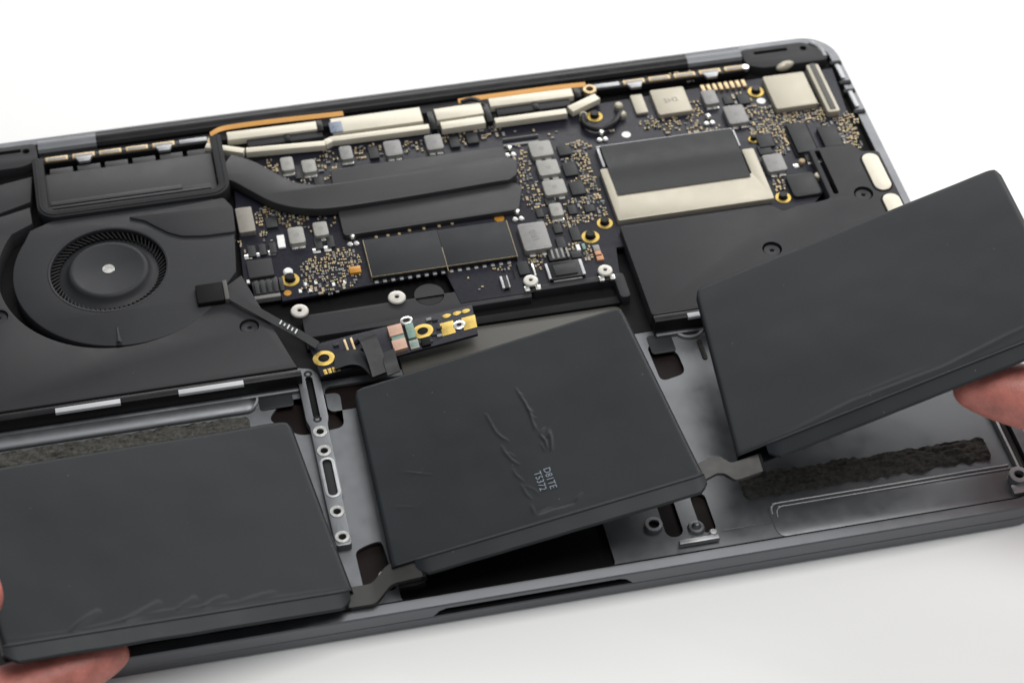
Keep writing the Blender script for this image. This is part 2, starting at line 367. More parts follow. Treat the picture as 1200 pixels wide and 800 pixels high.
# right-hand bar and boss
b = B(); q = (146,-91.3,146.8,-74.2); b.box(q[0], q[1], q[2]+1, q[3]+12, -7.2, -5.6, .3); mk('dark_bar', b, 'gloss', lap)
b = B(); b.box(q[0]-.9, q[1], q[0]-.05, q[3]+12, -7.2, -5.2, .2); mk('bar_edge', b, 'alubright', lap)
b = B(); x, y = (144.4,-94.4); b.ring(x, y, 1.4, 2.9, -7.2, -4.6, 28); b.box(x-3.6, y-6, x+6, y-2.7, -7.2, -5.4, .4); b.cyl(x, y, 1.4, -7.2, -6.4, 16, 0, 1); mk('screw_boss', b, ['alubright', 'deep'], lap)

# adhesive foam strips still stuck to the floor
def foam(x0, y0, x1, y1, seed):
    nx = int((x1-x0)/.45); ny = int((y1-y0)/.45); b = B(); vs_ = []; r = 2.0
    for j in range(ny+1):
        for i in range(nx+1):
            x = x0+(x1-x0)*i/nx; y = y0+(y1-y0)*j/ny
            e = min(i, nx-i, j*1.0, ny-j)
            h = noise.fractal(Vector((x*.35, y*.9, seed)), 1, 2, 5)*.42+abs(noise.noise(Vector((x*.14, y*.6, seed+4))))*.9
            edge = noise.noise(Vector((x*.5, y*.3, seed+9)))*1.1
            z = ZF+.5+h if e > 0 else ZF+.05
            dx = max(x0+r-x, 0, x-(x1-r)); dy = max(y0+r-y, 0, y-(y1-r)); d = math.hypot(dx, dy)
            if d > r:
                k = r/d; x = (x0+r-dx*k) if x < x0+r else (x1-r+dx*k); y = (y0+r-dy*k) if y < y0+r else (y1-r+dy*k); z = ZF+.05 if e <= 1 else z
            vs_.append((x+noise.noise(Vector((x, y, 2)))*.15, y+edge*(1 if e < 2 else .3), max(ZF+.03, z)))
    w_ = nx+1
    b.add(vs_, [(j*w_+i, j*w_+i+1, (j+1)*w_+i+1, (j+1)*w_+i) for j in range(ny) for i in range(nx)])
    return mk('adhesive_strip', b, 'foam', lap)
foam(66.0, -85.6, 140.2, -77.2, 3.0)
foam(-140, -41.0, (-67.1,-27)[0], -25.6, 11.0)

# rear hinge bar, its grey ends and corner covers
def hinge(x0, x1):
    b = B(); pr = [(97.6, -7), (97.6, -4.1), (98.3, -3.1), (99.8, -2.6), (101.5, -2.6), (103.4, -3.1), (104.7, -4.4), (105.2, -6.5), (105.2, -8.4)]
    k = len(pr); b.add([(x0, y, z) for y, z in pr]+[(x1, y, z) for y, z in pr], [(i, i+1, k+i+1, k+i) for i in range(k-1)]+[tuple(range(k))[::-1], tuple(range(k, 2*k))]); return b
xa, xb = (-99.5,105.4)[0], (99.4,101.3)[0]
hb = mk('hinge_bar', hinge(xa, xb), 'gloss', lap)
xe0, xe1 = (-118.4,104.9)[0], (118.5,102.1)[0]
mk('hinge_end', hinge(xe0, xa-.15), 'alu', hb); mk('hinge_end', hinge(xb+.15, xe1), 'alu', hb)
b = B(); b.box(xe0, 93.4, xe1, 97.3, -7, -5.0, .3); mk('hinge_step', b, 'plastic', hb)
for sgn in (-1, 1):
    x0, x1 = (xe1+.4, 147.4) if sgn > 0 else (-147.4, xe0-.4)
    pts = [(x0, 102.2), (x0, 94.0), (x0+5, 91.5), (x1-.5, 91.5), (x1, 95.2), (x1-6, 102.2)] if sgn > 0 else [(x1, 102.2), (x1, 94.0), (x1-5, 91.5), (x0+.5, 91.5), (x0, 95.2), (x0+6, 102.2)]
    xs = x0+4 if sgn > 0 else x1-17
    sl = rr(xs, 98.6, xs+12, 100.2, .7); hx = x1-7 if sgn > 0 else x1-3.5
    b = B(); b.prism(roundpoly(pts, 2), -7.4, -3.4, .3, [sl, circ(hx, 98.8, 1.2, 16)]); cc = mk('corner_cover', b, 'plastic', lap)
    b = B(); b.rbox(xs-.5, 98.2, xs+12.5, 100.6, -6.5, -5.0, .6, 0); mk('slot_floor', b, 'bay', cc)
# corner highlight as a bright tube, then pale seal strips and latch notches in the right-hand rim
b = B(); pts = [(143.9,102,-4.1), (145.6,99.8,-4.1), (146.5,96.8,-4.1), (146.7,93.5,-4.1)]; b.tube(spline(pts, 5), .9, 8); mk('seal_and_highlight_strip', b, 'alubright', lap)  # bright tube shaped as the highlight round the rim's corner
for a, c in (((145.9,89.2), (146.8,81.7)), ((146.4,75), (147.3,66.8))):
    b = B(); b.rbox(148.6, c[1], 150.2, a[1], -4.7, -4.0, .7, .2); mk('seal_and_highlight_strip', b, 'alubright', lap)
for u in ((147.2,90.3), (147.4,79.8), (147.4,75.3), (147.5,64.6)):
    b = B(); b.rbox(147.3, u[1]-.8, 151.4, u[1]+.8, -4.9, -4.15, .5, .1); mk('latch_notch', b, 'rubber', lap)

# ------------------------------------------------------------------ battery frame and its screws
frm = thing('support_bracket', 'black plastic bracket with two bright screw heads between the circuit board and the middle battery', 'bracket', (-10, -2, -7))
b = B()
fp = [(-51.1,15.9), (-22.8,17.1), (-0.6,17.5), (21.3,4.6), (20.7,1.8), (-2.1,0.6), (-3.2,-2.1), (-49.5,0.9)]
x0 = fp[0][0]
frame_poly = [(-46.3, 8.5), (24, 9.6), (24, 2.2), (2.5, 2.0), (2.5, -.6), (-46.3, -.9)]
b.prism(roundpoly(frame_poly, .8), -7, -4.2, .4, [circ(*(-6.7,9.5), 4.6, 28)]); mk('bracket_plate', b, 'plastic', frm)
b = B(); b.cyl(*(-6.7,9.7), 4.5, -6.8, -4.5, 30, .2); mk('round_pad', b, 'rubber', frm)
b = B(); b.prism(roundpoly([(24.2, 4.0), (50.2, 4.2), (50.2, -4.0), (53.5, -4.0), (53.5, 6.6), (24.2, 6.4)], 1.4), -7, -3.7, .35); mk('frame_edge', b, 'plastic', frm)
b = B(); b.box(-46.5, -4.4, 50, -1.2, -7.0, -5.6, .3); mk('frame_shelf', b, 'deep', frm)
def screw(x, y, z, r, parent, m='screwhead'):
    b = B(); b.lathe(x, y, [(0, z-.45), (r*.22, z-.42), (r*.30, z-.04), (r*.62, z), (r*.9, z-.12), (r, z-.45), (r, z-.9), (r*.5, z-.95), (r*.5, z-2.2)], 26)
    o = mk('screw', b, m, parent)
    b = B(); b.cyl(x, y, r*.24, z-.5, z-.38, 10, 0); mk('socket', b, 'deep', o)
    return o
screw(*(-46.5,9.9), -3.0, 2.75, frm); screw(*(-16.7,9.6), -3.0, 2.75, frm)

# ------------------------------------------------------------------ left speaker plate
FC = (-101.2, 36.8); FR = 33.3; QC = (-96.8, 37.0)      # impeller centre, scroll radius, scroll centre
spl = thing('speaker', 'broad black speaker plate curving round the fan, left of the battery cable', 'speaker', (-100, 5, -7))
arc = [(QC[0]-1.9+(FR+2.5)*math.cos(math.radians(a)), QC[1]+2.2+(FR+2.5)*math.sin(math.radians(a))) for a in range(148, 335, 4)]
poly = [(-148.3, 62.5), (-122.7,69.4), (-122.5,61.8)]+arc+[(-61.8,26.2), (-51.6,-12.6), (-50.8, -15.2), (-148.3, -15.2)]
sh = [(-62.4,4.2), (-135.3,23.2)]
b = B(); b.prism(poly, -6.8, -.9, .45, [circ(*q, 2.95, 26) for q in sh]); mk('cover', b, 'plastic', spl)
for q in sh:
    b = B(); b.lathe(*q, [(3.2, -3.2), (2.6, -2.3), (2.5, -1.6), (1.2, -1.5), (.7, -1.7), (.5, -2.2), (0, -2.2)], 24); mk('screw', b, 'fanplastic', spl)
b = B(); b.prism([(-148.3, 64.2), (-122.4,73.2), (-121,85.1), (-148.3, 80)], -7, -2.2, .4); mk('rear_panel', b, 'plastic', spl)

# ------------------------------------------------------------------ cooling fan
fan = thing('cooling_fan', 'round black blower fan with silver dot at its hub', 'fan', (FC[0], FC[1], -7))
arcf = [(QC[0]+FR*math.cos(math.radians(a)), QC[1]+FR*math.sin(math.radians(a))) for a in range(150, 338, 3)]
fpoly = [(-116.4,61.7), (-123.5, 58.6)]+arcf+[(-63.1,28), (-61.4,45.3), (-66, 62)]
b = B(); b.prism(fpoly, -6.6, -.8, .5, [circ(*FC, 17.8, 64)])
cv = mk('fan_cover', b, 'fanplastic', fan)
b = B(); b.lathe(*FC, [(18.6, -.86), (18.2, -.62), (17.7, -.75), (17.5, -1.3), (17.6, -2.0), (19, -2.6)], 72); mk('inlet_lip', b, 'fanplastic', fan)
b = B(); b.lathe(*FC, [(20.5, -1.6), (20.5, -6.2), (0, -6.2)], 48); mk('fan_well', b, 'deep', fan)
b = B(); b.lathe(*FC, [(17.3, -4.4), (16.4, -3.75), (15, -3.4), (13.6, -2.9), (12.7, -2.2), (12.2, -1.4), (11.9, -1.0), (11.4, -.75), (10.6, -.72), (10.3, -.85), (0, -.85)], 72); hubo = mk('impeller', b, 'fanplastic', fan)
b = B(); b.cyl(FC[0], FC[1], 1.9, -.84, -.7, 24, .06); mk('hub_dot', b, 'steel', hubo)
b = B()
for k in range(68):
    a = 2*math.pi*k/68
    def pt(r, da, z): return (FC[0]+r*math.cos(a+da), FC[1]+r*math.sin(a+da), z)
    ins, outs = 15.2, 20.2; d = .22
    vs_ = [pt(ins, 0, -5), pt(outs, d, -5), pt(outs, d, -1.5), pt(ins, 0, -2.5), pt(ins, .028, -5), pt(outs, d+.022, -5), pt(outs, d+.022, -1.5), pt(ins, .028, -2.5)]
    b.add(vs_, [(0, 1, 2, 3), (7, 6, 5, 4), (0, 3, 7, 4), (1, 5, 6, 2), (3, 2, 6, 7), (0, 4, 5, 1)])
mk('blades', b, 'rubber', fan)
b = B(); q = (-101.1,5.9); b.add([(q[0]-1.2, q[1]-.6, -.95), (q[0]+1.2, q[1]-.6, -.95), (q[0]+.4, q[1]+5.6, -.8), (q[0]-.4, q[1]+5.6, -.8), (q[0], q[1]-.6, -.25), (q[0], q[1]+5.6, -.72)], [(0, 1, 4), (0, 4, 5, 3), (1, 2, 5, 4), (2, 3, 5)]); mk('locating_rib', b, 'fanplastic', fan)
b = B(); b.box(q[0]-.8, q[1]-2.2, q[0]+.9, q[1]-.6, -.85, -.6, .1); mk('rib_notch', b, 'deep', fan)
b = B(); b.ring(*(-119,56.7), .9, 2.2, -4, -1.8, 18); mk('screw_ear', b, 'plastic', fan)
duct = [(-93.1,57.9), (-88.1,55.3), (-85,51.9), (-81.6,48.5), (-77.7,46.1), (-70.7,44.8), (-61.1,44.6), (-60.5,55.9), (-62.8,60.8), (-78.3,59.6)]
b = B(); b.prism(roundpoly(duct, 1.0), -3, -.1, .3); mk('duct_cover', b, 'plastic', fan)

# ------------------------------------------------------------------ heat sink: fin box, rubber frame, pipe, spreader plates
hs = thing('heat_sink', 'matt black heat sink with curved pipe and flat spreader plates across the circuit board', 'heat sink', (-20, 60, -6))
b = B(); q = (-115.9,69.2,-63.9,87.3)
b.box(-117.2, 66.4, -63.8, 84.2, -6.5, -1.6, .4); mk('fin_cover', b, 'pipe', hs)
b = B(); b.box(-116.6, 66.6, -66.0, 67.6, -1.7, -.5, .15); b.box(-116.2, 68.6, -75, 70.4, -1.7, -.9, .2); b.box(-75, 68.2, -66, 69.4, -1.7, -1.2, .1); mk('fold_ridge', b, 'pipe', hs)
for k in range(6):
    b = B(); x = -115.5+8.8*k; b.box(x, 84.7, x+7.4, 87.8, -6, -2.6, .3); mk('fin_tab', b, 'pipe', hs)
# rubber frame as a U with rounded lower corners
def ush(o, r):
    x0, x1, y0, y1 = -120.6+o, -60.0-o, 61.8+o, 90.4
    return [(x1, y1)]+[(x1-r+r*math.cos(math.radians(a)), y0+r+r*math.sin(math.radians(a))) for a in range(0, -91, -15)]+[(x0+r+r*math.cos(math.radians(a)), y0+r+r*math.sin(math.radians(a))) for a in range(270, 179, -15)]+[(x0, y1)]
b = B(); b.prism(ush(0, 6)+ush(3.6, 2.4)[::-1], -5, .35, .5); fr_ = mk('rubber_frame', b, 'rubber', hs)
b = B(); b.prism(ush(.9, 5.2)+ush(1.5, 4.6)[::-1], .3, .62, .1); mk('frame_bead', b, 'rubber', fr_)
pipe = [(-60.9,75.8,-1), (-55.1,71.7,-1), (-50.2,66.2,-1), (-44,59.6,-1), (-37,56,-1), (-29,54.7,-1), (-12.6,54.8,-1), (6.9,55.5,-1), (25.1,56.3,-1), (30.8,55.3,-1)]
cl = spline(pipe, 6)
def band(c, w, z0, z1, ends=(1, 1)):
    L_, R_ = [], []
    for i, p in enumerate(c):
        t = (c[min(i+1, len(c)-1)]-c[max(i-1, 0)]).normalized(); nn = Vector((-t.y, t.x, 0)); ww = w(i/(len(c)-1)) if callable(w) else w
        L_.append((p.x+nn.x*ww, p.y+nn.y*ww)); R_.append((p.x-nn.x*ww, p.y-nn.y*ww))
    return R_+L_[::-1]
b = B(); b.prism(band(cl, lambda t: 5.6 if t < .9 else 5.6*(1-.55*((t-.9)/.1)**2), 0, 0), -3.2, 0.0, .45); mk('heat_pipe', b, 'pipe', hs)
b = B(); b.prism(roundpoly([(-27.5,69), (29.2,68.7), (28.5,60.4), (-28.1,58.8)], .7), -4, -1.9, .3); mk('spreader_plate', b, 'pipe', hs)
b = B(); b.prism(roundpoly([(-28.3,49.2), (29.1,51.2), (30.9,48.4), (27.7,38.5), (-28.3,37.8)], 1.4), -4, -1.8, .3); mk('spreader_plate', b, 'pipe', hs)

# ------------------------------------------------------------------ logic board
ZB = -4.0
lb = thing('logic_board', 'dark circuit board crowded with gold and silver components beside the fan', 'circuit board', (20, 50, -6))
bp = [(-59.3,60.8), (-58,78.6), (-37.3,81.9), (115.4,87), (147.1,87.3), (144.1,52.4), (136.6,41.2), (114.8,17.9), (54.2,17.7), (52.1,4.3), (2,3.8), (-0.2,18.5), (-22.5,17.1), (-50.9,15.5), (-51,24.1), (-61.4,24.7)]
b = B(); b.prism(bp, -5.0, ZB, .12); mk('board', b, 'pcb', lb)
occ = []
def take(q, g=.3): occ.append((q[0]-g, q[1]-g, q[2]+g, q[3]+g))
def ic(q, h, m, name, r=.5, bev=.2, label=None):
    take(q); b = B(); b.rbox(*q, ZB, ZB+h, r, bev); return mk(name, b, m, lb, label)
# inductors: moulded grey blocks with two leads and a printed mark
IND = [((-43,71,-38.3,78.2), 'ind', 2.0), ((-36.5,68.8,-31.4,75.6), 'ind', 2.0), ((-23.6,72.5,-18.9,79.7), 'ind2', 2.0), ((-9.1,71.3,-2.9,79.3), 'ind2', 2.0),
       ((4.5,71.5,10.6,79.5), 'ind2', 2.0), ((37,61.5,44.9,69.5), 'ind', 1.9), ((37.5,52.3,45,60.1), 'ind', 1.9), ((37.3,42.9,45,50.6), 'ind', 1.9),
       ((37,33.1,41.6,39.7), 'ind', 2.0), ((25.2,19.2,34.5,32.1), 'ind2', 2.4), ((99,75.2,104.4,83), 'ind2', 2.0), ((104.1,64.1,111.5,73.9), 'ind2', 2.0),
       ((109.9,39.2,117,48.2), 'ind2', 2.0), ((-45.4,37.3,-39.9,45.4), 'ind', 2.0), ((-37.4,39.2,-32.3,46.2), 'ind', 2.0)]
MARK = ['', '', '', '', '', '', '', '', '', '1R0', '', '', '', '', '']
for i, (q, m, h) in enumerate(IND):
    q = (q[0]+.25, q[1]+.35, q[2]-.25, q[3]-.35); o = ic(q, h, m, 'inductor', .9, .35)
    b = B(); cx, cy = (q[0]+q[2])/2, (q[1]+q[3])/2
    for sx in (-1, 1): b.box(cx+sx*(q[2]-q[0])*.22-1.0, q[1]-.9, cx+sx*(q[2]-q[0])*.22+1.0, q[1]+.3, ZB, ZB+.5, .1)
    mk('lead', b, 'steel', o)
    if MARK[i]: text('printed_mark', MARK[i], 3.2, None, cx, cy, ZB+h+.01, math.radians(100), 'mark', o)
    else:
        b = B(); b.ring(cx, cy, .55, .85, ZB+h-.05, ZB+h+.015, 16); b.cyl(cx, cy, .2, ZB+h-.05, ZB+h+.015, 8, 0); mk('printed_mark', b, 'mark', o)
# chips
for q, h in (((122.6,47.1,129,61.2), 1.5), ((132.2,48.1,138.4,58), 1.3), ((46.4,61.9,50.4,66.6), 1), ((46.1,51.9,50.3,58.2), 1), ((46.2,42.8,50.6,49.1), 1),
             ((43.2,34.5,45.8,38.7), .8), ((48.5,34.5,51.7,37.6), .7), ((41.4,22.6,44.4,28.7), .8), ((36.8,27.1,39.4,31.2), .8), ((36.2,20.2,38.9,25), .9),
             ((-37.6,35,-35.2,40.2), .8), ((-33.8,35.1,-31.5,40.2), .8), ((-58.4,35.8,-55.9,40.6), .8), ((-54.9,35.9,-52.7,40.7), .8), ((-51.7,36,-49.5,40.8), .8),
             ((111.4,52.6,116.6,58.8), .9), ((110.9,74.7,114.7,79.9), .9), ((-14,72.8,-10.8,78.5), .9), ((12.7,72.8,15.9,77.7), .9), ((18.5,73.6,22.3,78.7), .9),
             ((-38.9,68.2,-37.1,71), .8), ((-33.3,63.5,-30.4,67.8), .8), ((-51.2,47.4,-47.6,52.1), .9), ((33,35.1,35.2,38.8), .9), ((32,30.5,34.4,34.2), .9), ((37,40.1,40.2,43.2), .7),
             ((110.5,49.6,114.8,53.9), .6), ((106.2,75.9,109.1,80), .7), ((124.3,43.7,127.4,48.5), .7)):
    ic(q, h, 'chip', 'chip', .25, .12)
q = (122.6,47.1,129,61.2); b = B(); b.rbox(q[0]-.9, q[1]-.9, q[2]+.9, q[3]+.9, ZB, ZB+.4, .4, .1); mk('chip_base', b, 'deep', lb)
# pads beside chips
for q in ((-56,36,-53.8,37.6), (-59.7,35.5,-57.3,37.5), (-52.2,35.9,-49.8,37.9), (-38.6,33.9,-36.2,35.9), (-35,33.9,-32.8,36.3), (119.6,41.7,121.4,43.3), (124.6,42.4,126.2,43.6), (127.8,42.5,129.7,43.7)):
    take(q); b = B(); b.box(*q, ZB, ZB+.25, .08); mk('solder_pad', b, 'steel', lb)
b = B()
for q in ((-48.7,40.9,-46.4,43.7), (-48.8,38.2,-46.5,41)): take(q); b = B(); b.rbox(*q, ZB, ZB+.6, .2, .1); mk('white_capacitor', b, 'white', lb)
# shielded parts
o = ic((82.8,73.9,94.4,86.5), 1.8, 'cream', 'shield_can', .8, .3, 'pale square shield can with a printed mark'); q = (82.8,73.9,94.4,86.5)
text('printed_mark', '5H2', 2.9, None, (q[0]+q[2])/2, (q[1]+q[3])/2, ZB+1.81, math.radians(4), 'mark', o)
ic((76,76.9,80.1,86.2), 1.0, 'cream', 'shield_can', .5, .2)
ic((-59.9,45.8,-54.7,57.1), 2.0, 'brownchip', 'shield_can', .5, .25, 'warm grey shield can beside the fan')
usb = ic((121.6,68.5,136,85.3), 2.2, 'cream', 'port_shield', .8, .3, 'large cream port shield in the corner')
q = (137.7,63.3,142,87.9)
b = B(); b.rbox(*q, ZB, -1.6, .8, .2); pf = mk('port_frame', b, 'cream', lb); take(q)
b = B(); b.rbox(q[0]+1.2, q[1]+1.1, q[2]-1.1, q[3]+.2, -2, -1.35, .3, .15); mk('port_liner', b, 'bay', pf)
b = B(); c = (130.7,88.7,-1.6); b.tube([(c[0]-3.2, c[1]-.9, c[2]), (c[0]-2, c[1]-.5, c[2]), (c[0], c[1]+.2, c[2]), (c[0]+2, c[1]+.9, c[2]), (c[0]+3.2, c[1]+1.3, c[2])], [.5, 1.3, 1.7, 1.3, .5], 12); mk('rubber_plug', b, 'cream', lb)
# L-shaped memory shield with a dark film over its upper part
b = B(); q = (57.2, 27.3, 108.5, 51.7)
b.prism(roundpoly([(57.2, 27.3), (108.4, 27.3), (108.6, 51.7), (104.6, 51.7), (104.6, 40), (61.2, 40), (61.2, 51.7), (57.2, 51.7)], .7), ZB, -1.9, .25); msh = mk('memory_shield', b, 'cream', lb, 'cream metal shield partly covered by dark film'); take((56, 26, 110, 63))
fq = [(61.5,59.9), (104.8,59.5), (104,42), (61,41.9)]
b = B(); nn_ = 14
fx0, fx1, fy1, fy0 = 59.8, 103.8, 62.0, 38.4
tops = [(fy0+(fy1-fy0)*k/nn_, -1.62+.42*math.exp(-((k/nn_-.52)/.16)**2)) for k in range(nn_+1)]
b.add([(fx0, y, z) for y, z in tops]+[(fx1, y, z) for y, z in tops], [(i, i+1, nn_+2+i, nn_+1+i) for i in range(nn_)])
b.add([(fx0, y, z-.3) for y, z in tops]+[(fx1, y, z-.3) for y, z in tops], [(i, i+1, nn_+2+i, nn_+1+i) for i in range(nn_)])
mk('dark_film', b, 'chip', msh)
b = B(); b.box(fx0-1.2, fy1+.1, fx1+.6, fy1+.9, ZB, -2.2, .15); b.box(fx0-1.2, 53.0, fx0-.3, fy1, ZB, -2.3, .1); b.box(fx1+.6, 54, fx1+1.2, fy1, ZB, -2.3, .1); mk('fence_wall', b, 'alubright', msh)
# solid-state drive modules
for q in ((-22.6, 18.4, .60, 34.7), (.64, 18.4, 22.6, 34.5)):
    take((q[0]-1, q[1]-1.5, q[2]+1, q[3]+1.5)); b = B(); b.box(*q, ZB, -1.9, .15); s_ = mk('memory_module', b, 'ssd', lb, 'flat black storage module with gold edging')
    b = B(); b.box(q[0], q[1]-.16, q[2], q[1]-.03, ZB+1.6, -1.95, .03); mk('gold_edge', b, 'edgegold', s_)
b = B(); b.box(-22.9, 18.4, -22.65, 35, ZB, -2.1, .08); b.box(.52, 16.0, .72, 26.5, ZB, -1.8, .05); b.box(22.65, 17.9, 22.88, 34.6, ZB, -1.95, .08); mk('gold_fence', b, 'edgegold', lb)
b = B()
for k in range(17): b.box(-22.2+2.6*k, 16.9, -21.0+2.6*k, 18.0, ZB, ZB+.55, .1)
mk('edge_contacts', b, 'alubright', lb)
for u, v in ((443, 278), (455, 276.5), (468, 274), (480, 271), (497, 268.5), (515, 266), (530, 263), (560, 259)):
    pass
for p in ((-18.3,36.4), (-14.6,36.4), (-11,36.4), (-7.6,37.3), (-3,37.2), (1.9,37.3), (6.1,37.7)):
    b = B(); b.cyl(p[0], p[1]+.4, .55, ZB, ZB+.7, 10, .1); mk('solder_dot', b, 'palegold', lb)
b = B(); b.cyl(*(21.2,37.7), 1.6, ZB, ZB+.2, 18, .05); mk('gold_pad', b, 'kapton', lb)
b = B(); b.cyl(*(-48.9,18.6), 1.2, ZB, ZB+.15, 16, .04); mk('gold_pad', b, 'kapton', lb)
# connectors
q = (30.6,6.8,41.6,14); take(q, 1); b = B(); b.rbox(*q, ZB, -2.7, .3, .15); cn = mk('ribbon_socket', b, 'gloss', lb)
b = B(); b.box(q[0]+2, q[1]+1.1, q[2]-2, q[3]-1.6, -2.8, -2.35, .1); mk('socket_tongue', b, 'chip', cn)
b = B(); b.box(q[0]+1, q[1]-.5, q[2]-1, q[1]-.1, ZB, -3.3, .05); b.box(q[2]-.7, q[1]+.2, q[2]+.3, q[3]-.3, ZB, -2.5, .1); b.box(q[0]-.3, q[1]+.2, q[0]+.5, q[3]-.3, ZB, -2.5, .1); mk('socket_clip', b, 'alubright', cn)
o = ic((22,10.9,25.3,16.5), 1.2, 'celledge', 'chip', .3, .15)
for q in ((20.4,10.2,20.4,15.2), (26.4,10,27,15.4)): take(q); b = B(); b.box(*q, ZB, ZB+.8, .1); mk('chip_terminal', b, 'steel', o)
o = ic((15.8,6.1,17.6,11.3), 1.3, 'chip', 'side_connector', .2, .1); q = (15.8,6.1,17.6,11.3); b = B(); b.box(q[0]-.3, q[1], q[0]+.5, q[3], ZB, ZB+1.36, .1); b.box(q[0]+1.8, q[1], q[0]+2.2, q[3], ZB, ZB+1.36, .1); mk('connector_shell', b, 'alubright', o)
o = ic((32.3,15,37.6,20), 1.3, 'chip', 'press_connector', .2, .15); q = (32.3,15,37.6,20)
for k in range(4): b = B(); b.box(q[0]+1.0+1.6*k, q[1]+.4, q[0]+1.7+1.6*k, q[3]-.5, ZB+1.2, ZB+1.5, .1); mk('pin', b, 'ind2', o)
ic((115.1,27.3,124.4,37.8), 1.4, 'chip', 'flat_connector', 1.4, .3)
b = B(); c = (125.5,35.4); b.cyl(c[0], c[1], 1.3, ZB, -2.1, 14, .3); mk('cream_cap', b, 'cream', lb)
b = B(); c = (122.7,43.5); b.cyl(c[0], c[1], 1.1, ZB, -2.6, 14, .3); mk('cream_cap', b, 'tan', lb)
for k in range(8):
    x = (101.1,85.1)[0]+((115.2,85.4)[0]-(101.1,85.1)[0])*k/7; y = (108.2,85)[1]
    b = B(); b.box(x-.65, y-1.7, x+.65, y+1.7, ZB, ZB+.9, .2); mk('gold_finger', b, 'palegold', lb); take((x-.8, y-2, x+.8, y+2))
# gold mounting rings with black posts
for i, p in enumerate(((-47.3,24), (47.4,23.8), (53.3,28.9), (118.2,80.5), (111.9,28.9), (62.3,79.1), (110.5,57.6))):
    R_ = (2.9, 2.9, 2.6, 2.8, 2.6, 2.7, 1.7)[i]; take((p[0]-R_, p[1]-R_, p[0]+R_, p[1]+R_))
    b = B(); b.ring(*p, R_*.55, R_, ZB, ZB+.3, 28); rg_ = mk('gold_ring', b, 'gold', lb)
    b = B(); b.cyl(p[0], p[1]+R_*.15, R_*.52, ZB, ZB+1.5, 18, .2); mk('post', b, 'gloss', rg_)
b = B(); p = (-47.5,26.8); b.lathe(*p, [(1.5, -3.9), (1.5, -2.9), (1.1, -2.4), (0, -2.3)], 20); mk('white_cap', b, 'white', lb)
for p in ((70.3,68.3), (118.6,75.7)):
    b = B(); b.cyl(*p, 1.5, ZB, ZB+.18, 22, .05); mk('white_dot', b, 'white', lb); take((p[0]-2, p[1]-2, p[0]+2, p[1]+2))
for p in ((24.6,7.6), (48,7.3)):
    screw(*p, -2.2, 2.35, lb); take((p[0]-3, p[1]-4, p[0]+3, p[1]+3))
    for sx in (-1, 1): b = B(); b.box(p[0]+sx*1.7-.8, p[1]-3.6, p[0]+sx*1.7+.8, p[1]-1.6, ZB, ZB+.9, .2); mk('screw_foot', b, 'steel', lb)
# antenna plug posts: two feet and a ball
for p in ((30.9,67.2), (26.9,37.3), (62,68.5), (98.5,69.3), (-25.8,36.7)):
    take((p[0]-2, p[1]-2, p[0]+2, p[1]+3)); b = B()
    for sx in (-1, 1): b.lathe(p[0]+sx*1.0, p[1]-1.2, [(.95, ZB), (.95, ZB+.5), (.6, ZB+.8), (0, ZB+.85)], 12)
    b.lathe(p[0]+.2, p[1]+1.3, [(.8, ZB), (1.0, ZB+1.0), (.85, ZB+1.7), (.4, ZB+2.05), (0, ZB+2.1)], 14); mk('plug_post', b, 'steel', lb)
# coloured capacitors near the right ring
for q, m in (((46.9,16.6,48.9,19.4), 'ind2'), ((46.9,14.3,48.9,17), 'orange'), ((46.9,12.7,49.1,15.1), 'orange'), ((41.8,18.2,43,20.8), 'white'), ((43.7,18.3,44.7,20.8), 'green'), ((39.5,15.2,42.6,18.2), 'chip')):
    take(q); b = B(); b.box(*q, ZB, ZB+.8, .12); mk('capacitor', b, m, lb)
b = B(); b.box(*(30,73.3,41.9,73.6), ZB, ZB+.9, .1); b.box(*(29.7,70.3,41.5,71.1), ZB, ZB+.5, .1); mk('side_rail', b, 'ind2', lb)
# countless tiny parts: capacitor bodies with two bright ends
tiny = B(); NT = [0]
def blob(poly_c, rx, ry, num_, ring=0.0, pal=None):
    cx, cy = poly_c; tries = 0; done = 0
    while done < num_ and tries < num_*14:
        tries += 1
        a = rnd.uniform(0, 2*math.pi); d = math.sqrt(rnd.uniform(ring, 1)); x, y = cx+rx*d*math.cos(a), cy+ry*d*math.sin(a)
        L_, w_ = rnd.choice(((1.0, .55), (1.0, .55), (1.25, .7), (.7, .45), (1.6, .85)))
        hx, hy = (L_/2, w_/2) if rnd.random() < .5 else (w_/2, L_/2)
        q = (x-hx-.08, y-hy-.08, x+hx+.08, y+hy+.08)
        if any(q[0] < o[2] and q[2] > o[0] and q[1] < o[3] and q[3] > o[1] for o in occ): continue
        occ.append(q); done += 1; h = rnd.uniform(.3, .6); end = .28
        body = rnd.choice(pal or (4, 4, 1, 1, 2, 5)); cap = rnd.choice((0, 0, 6, 3, 2, 2, 6))
        if hx > hy:
            tiny.box(x-hx, y-hy, x-hx+end, y+hy, ZB, ZB+h, 0, cap); tiny.box(x+hx-end, y-hy, x+hx, y+hy, ZB, ZB+h, 0, cap); tiny.box(x-hx+end, y-hy+.03, x+hx-end, y+hy-.03, ZB, ZB+h-.03, 0, body)
        else:
            tiny.box(x-hx, y-hy, x+hx, y-hy+end, ZB, ZB+h, 0, cap); tiny.box(x-hx, y+hy-end, x+hx, y+hy, ZB, ZB+h, 0, cap); tiny.box(x-hx+.03, y-hy+end, x+hx-.03, y+hy-end, ZB, ZB+h-.03, 0, body)
blob((-35.5,23.8), 10, 8.5, 95); blob((-30.1,29.1), 6, 5, 30); blob((-39.5,26.9), 4, 4, 26)
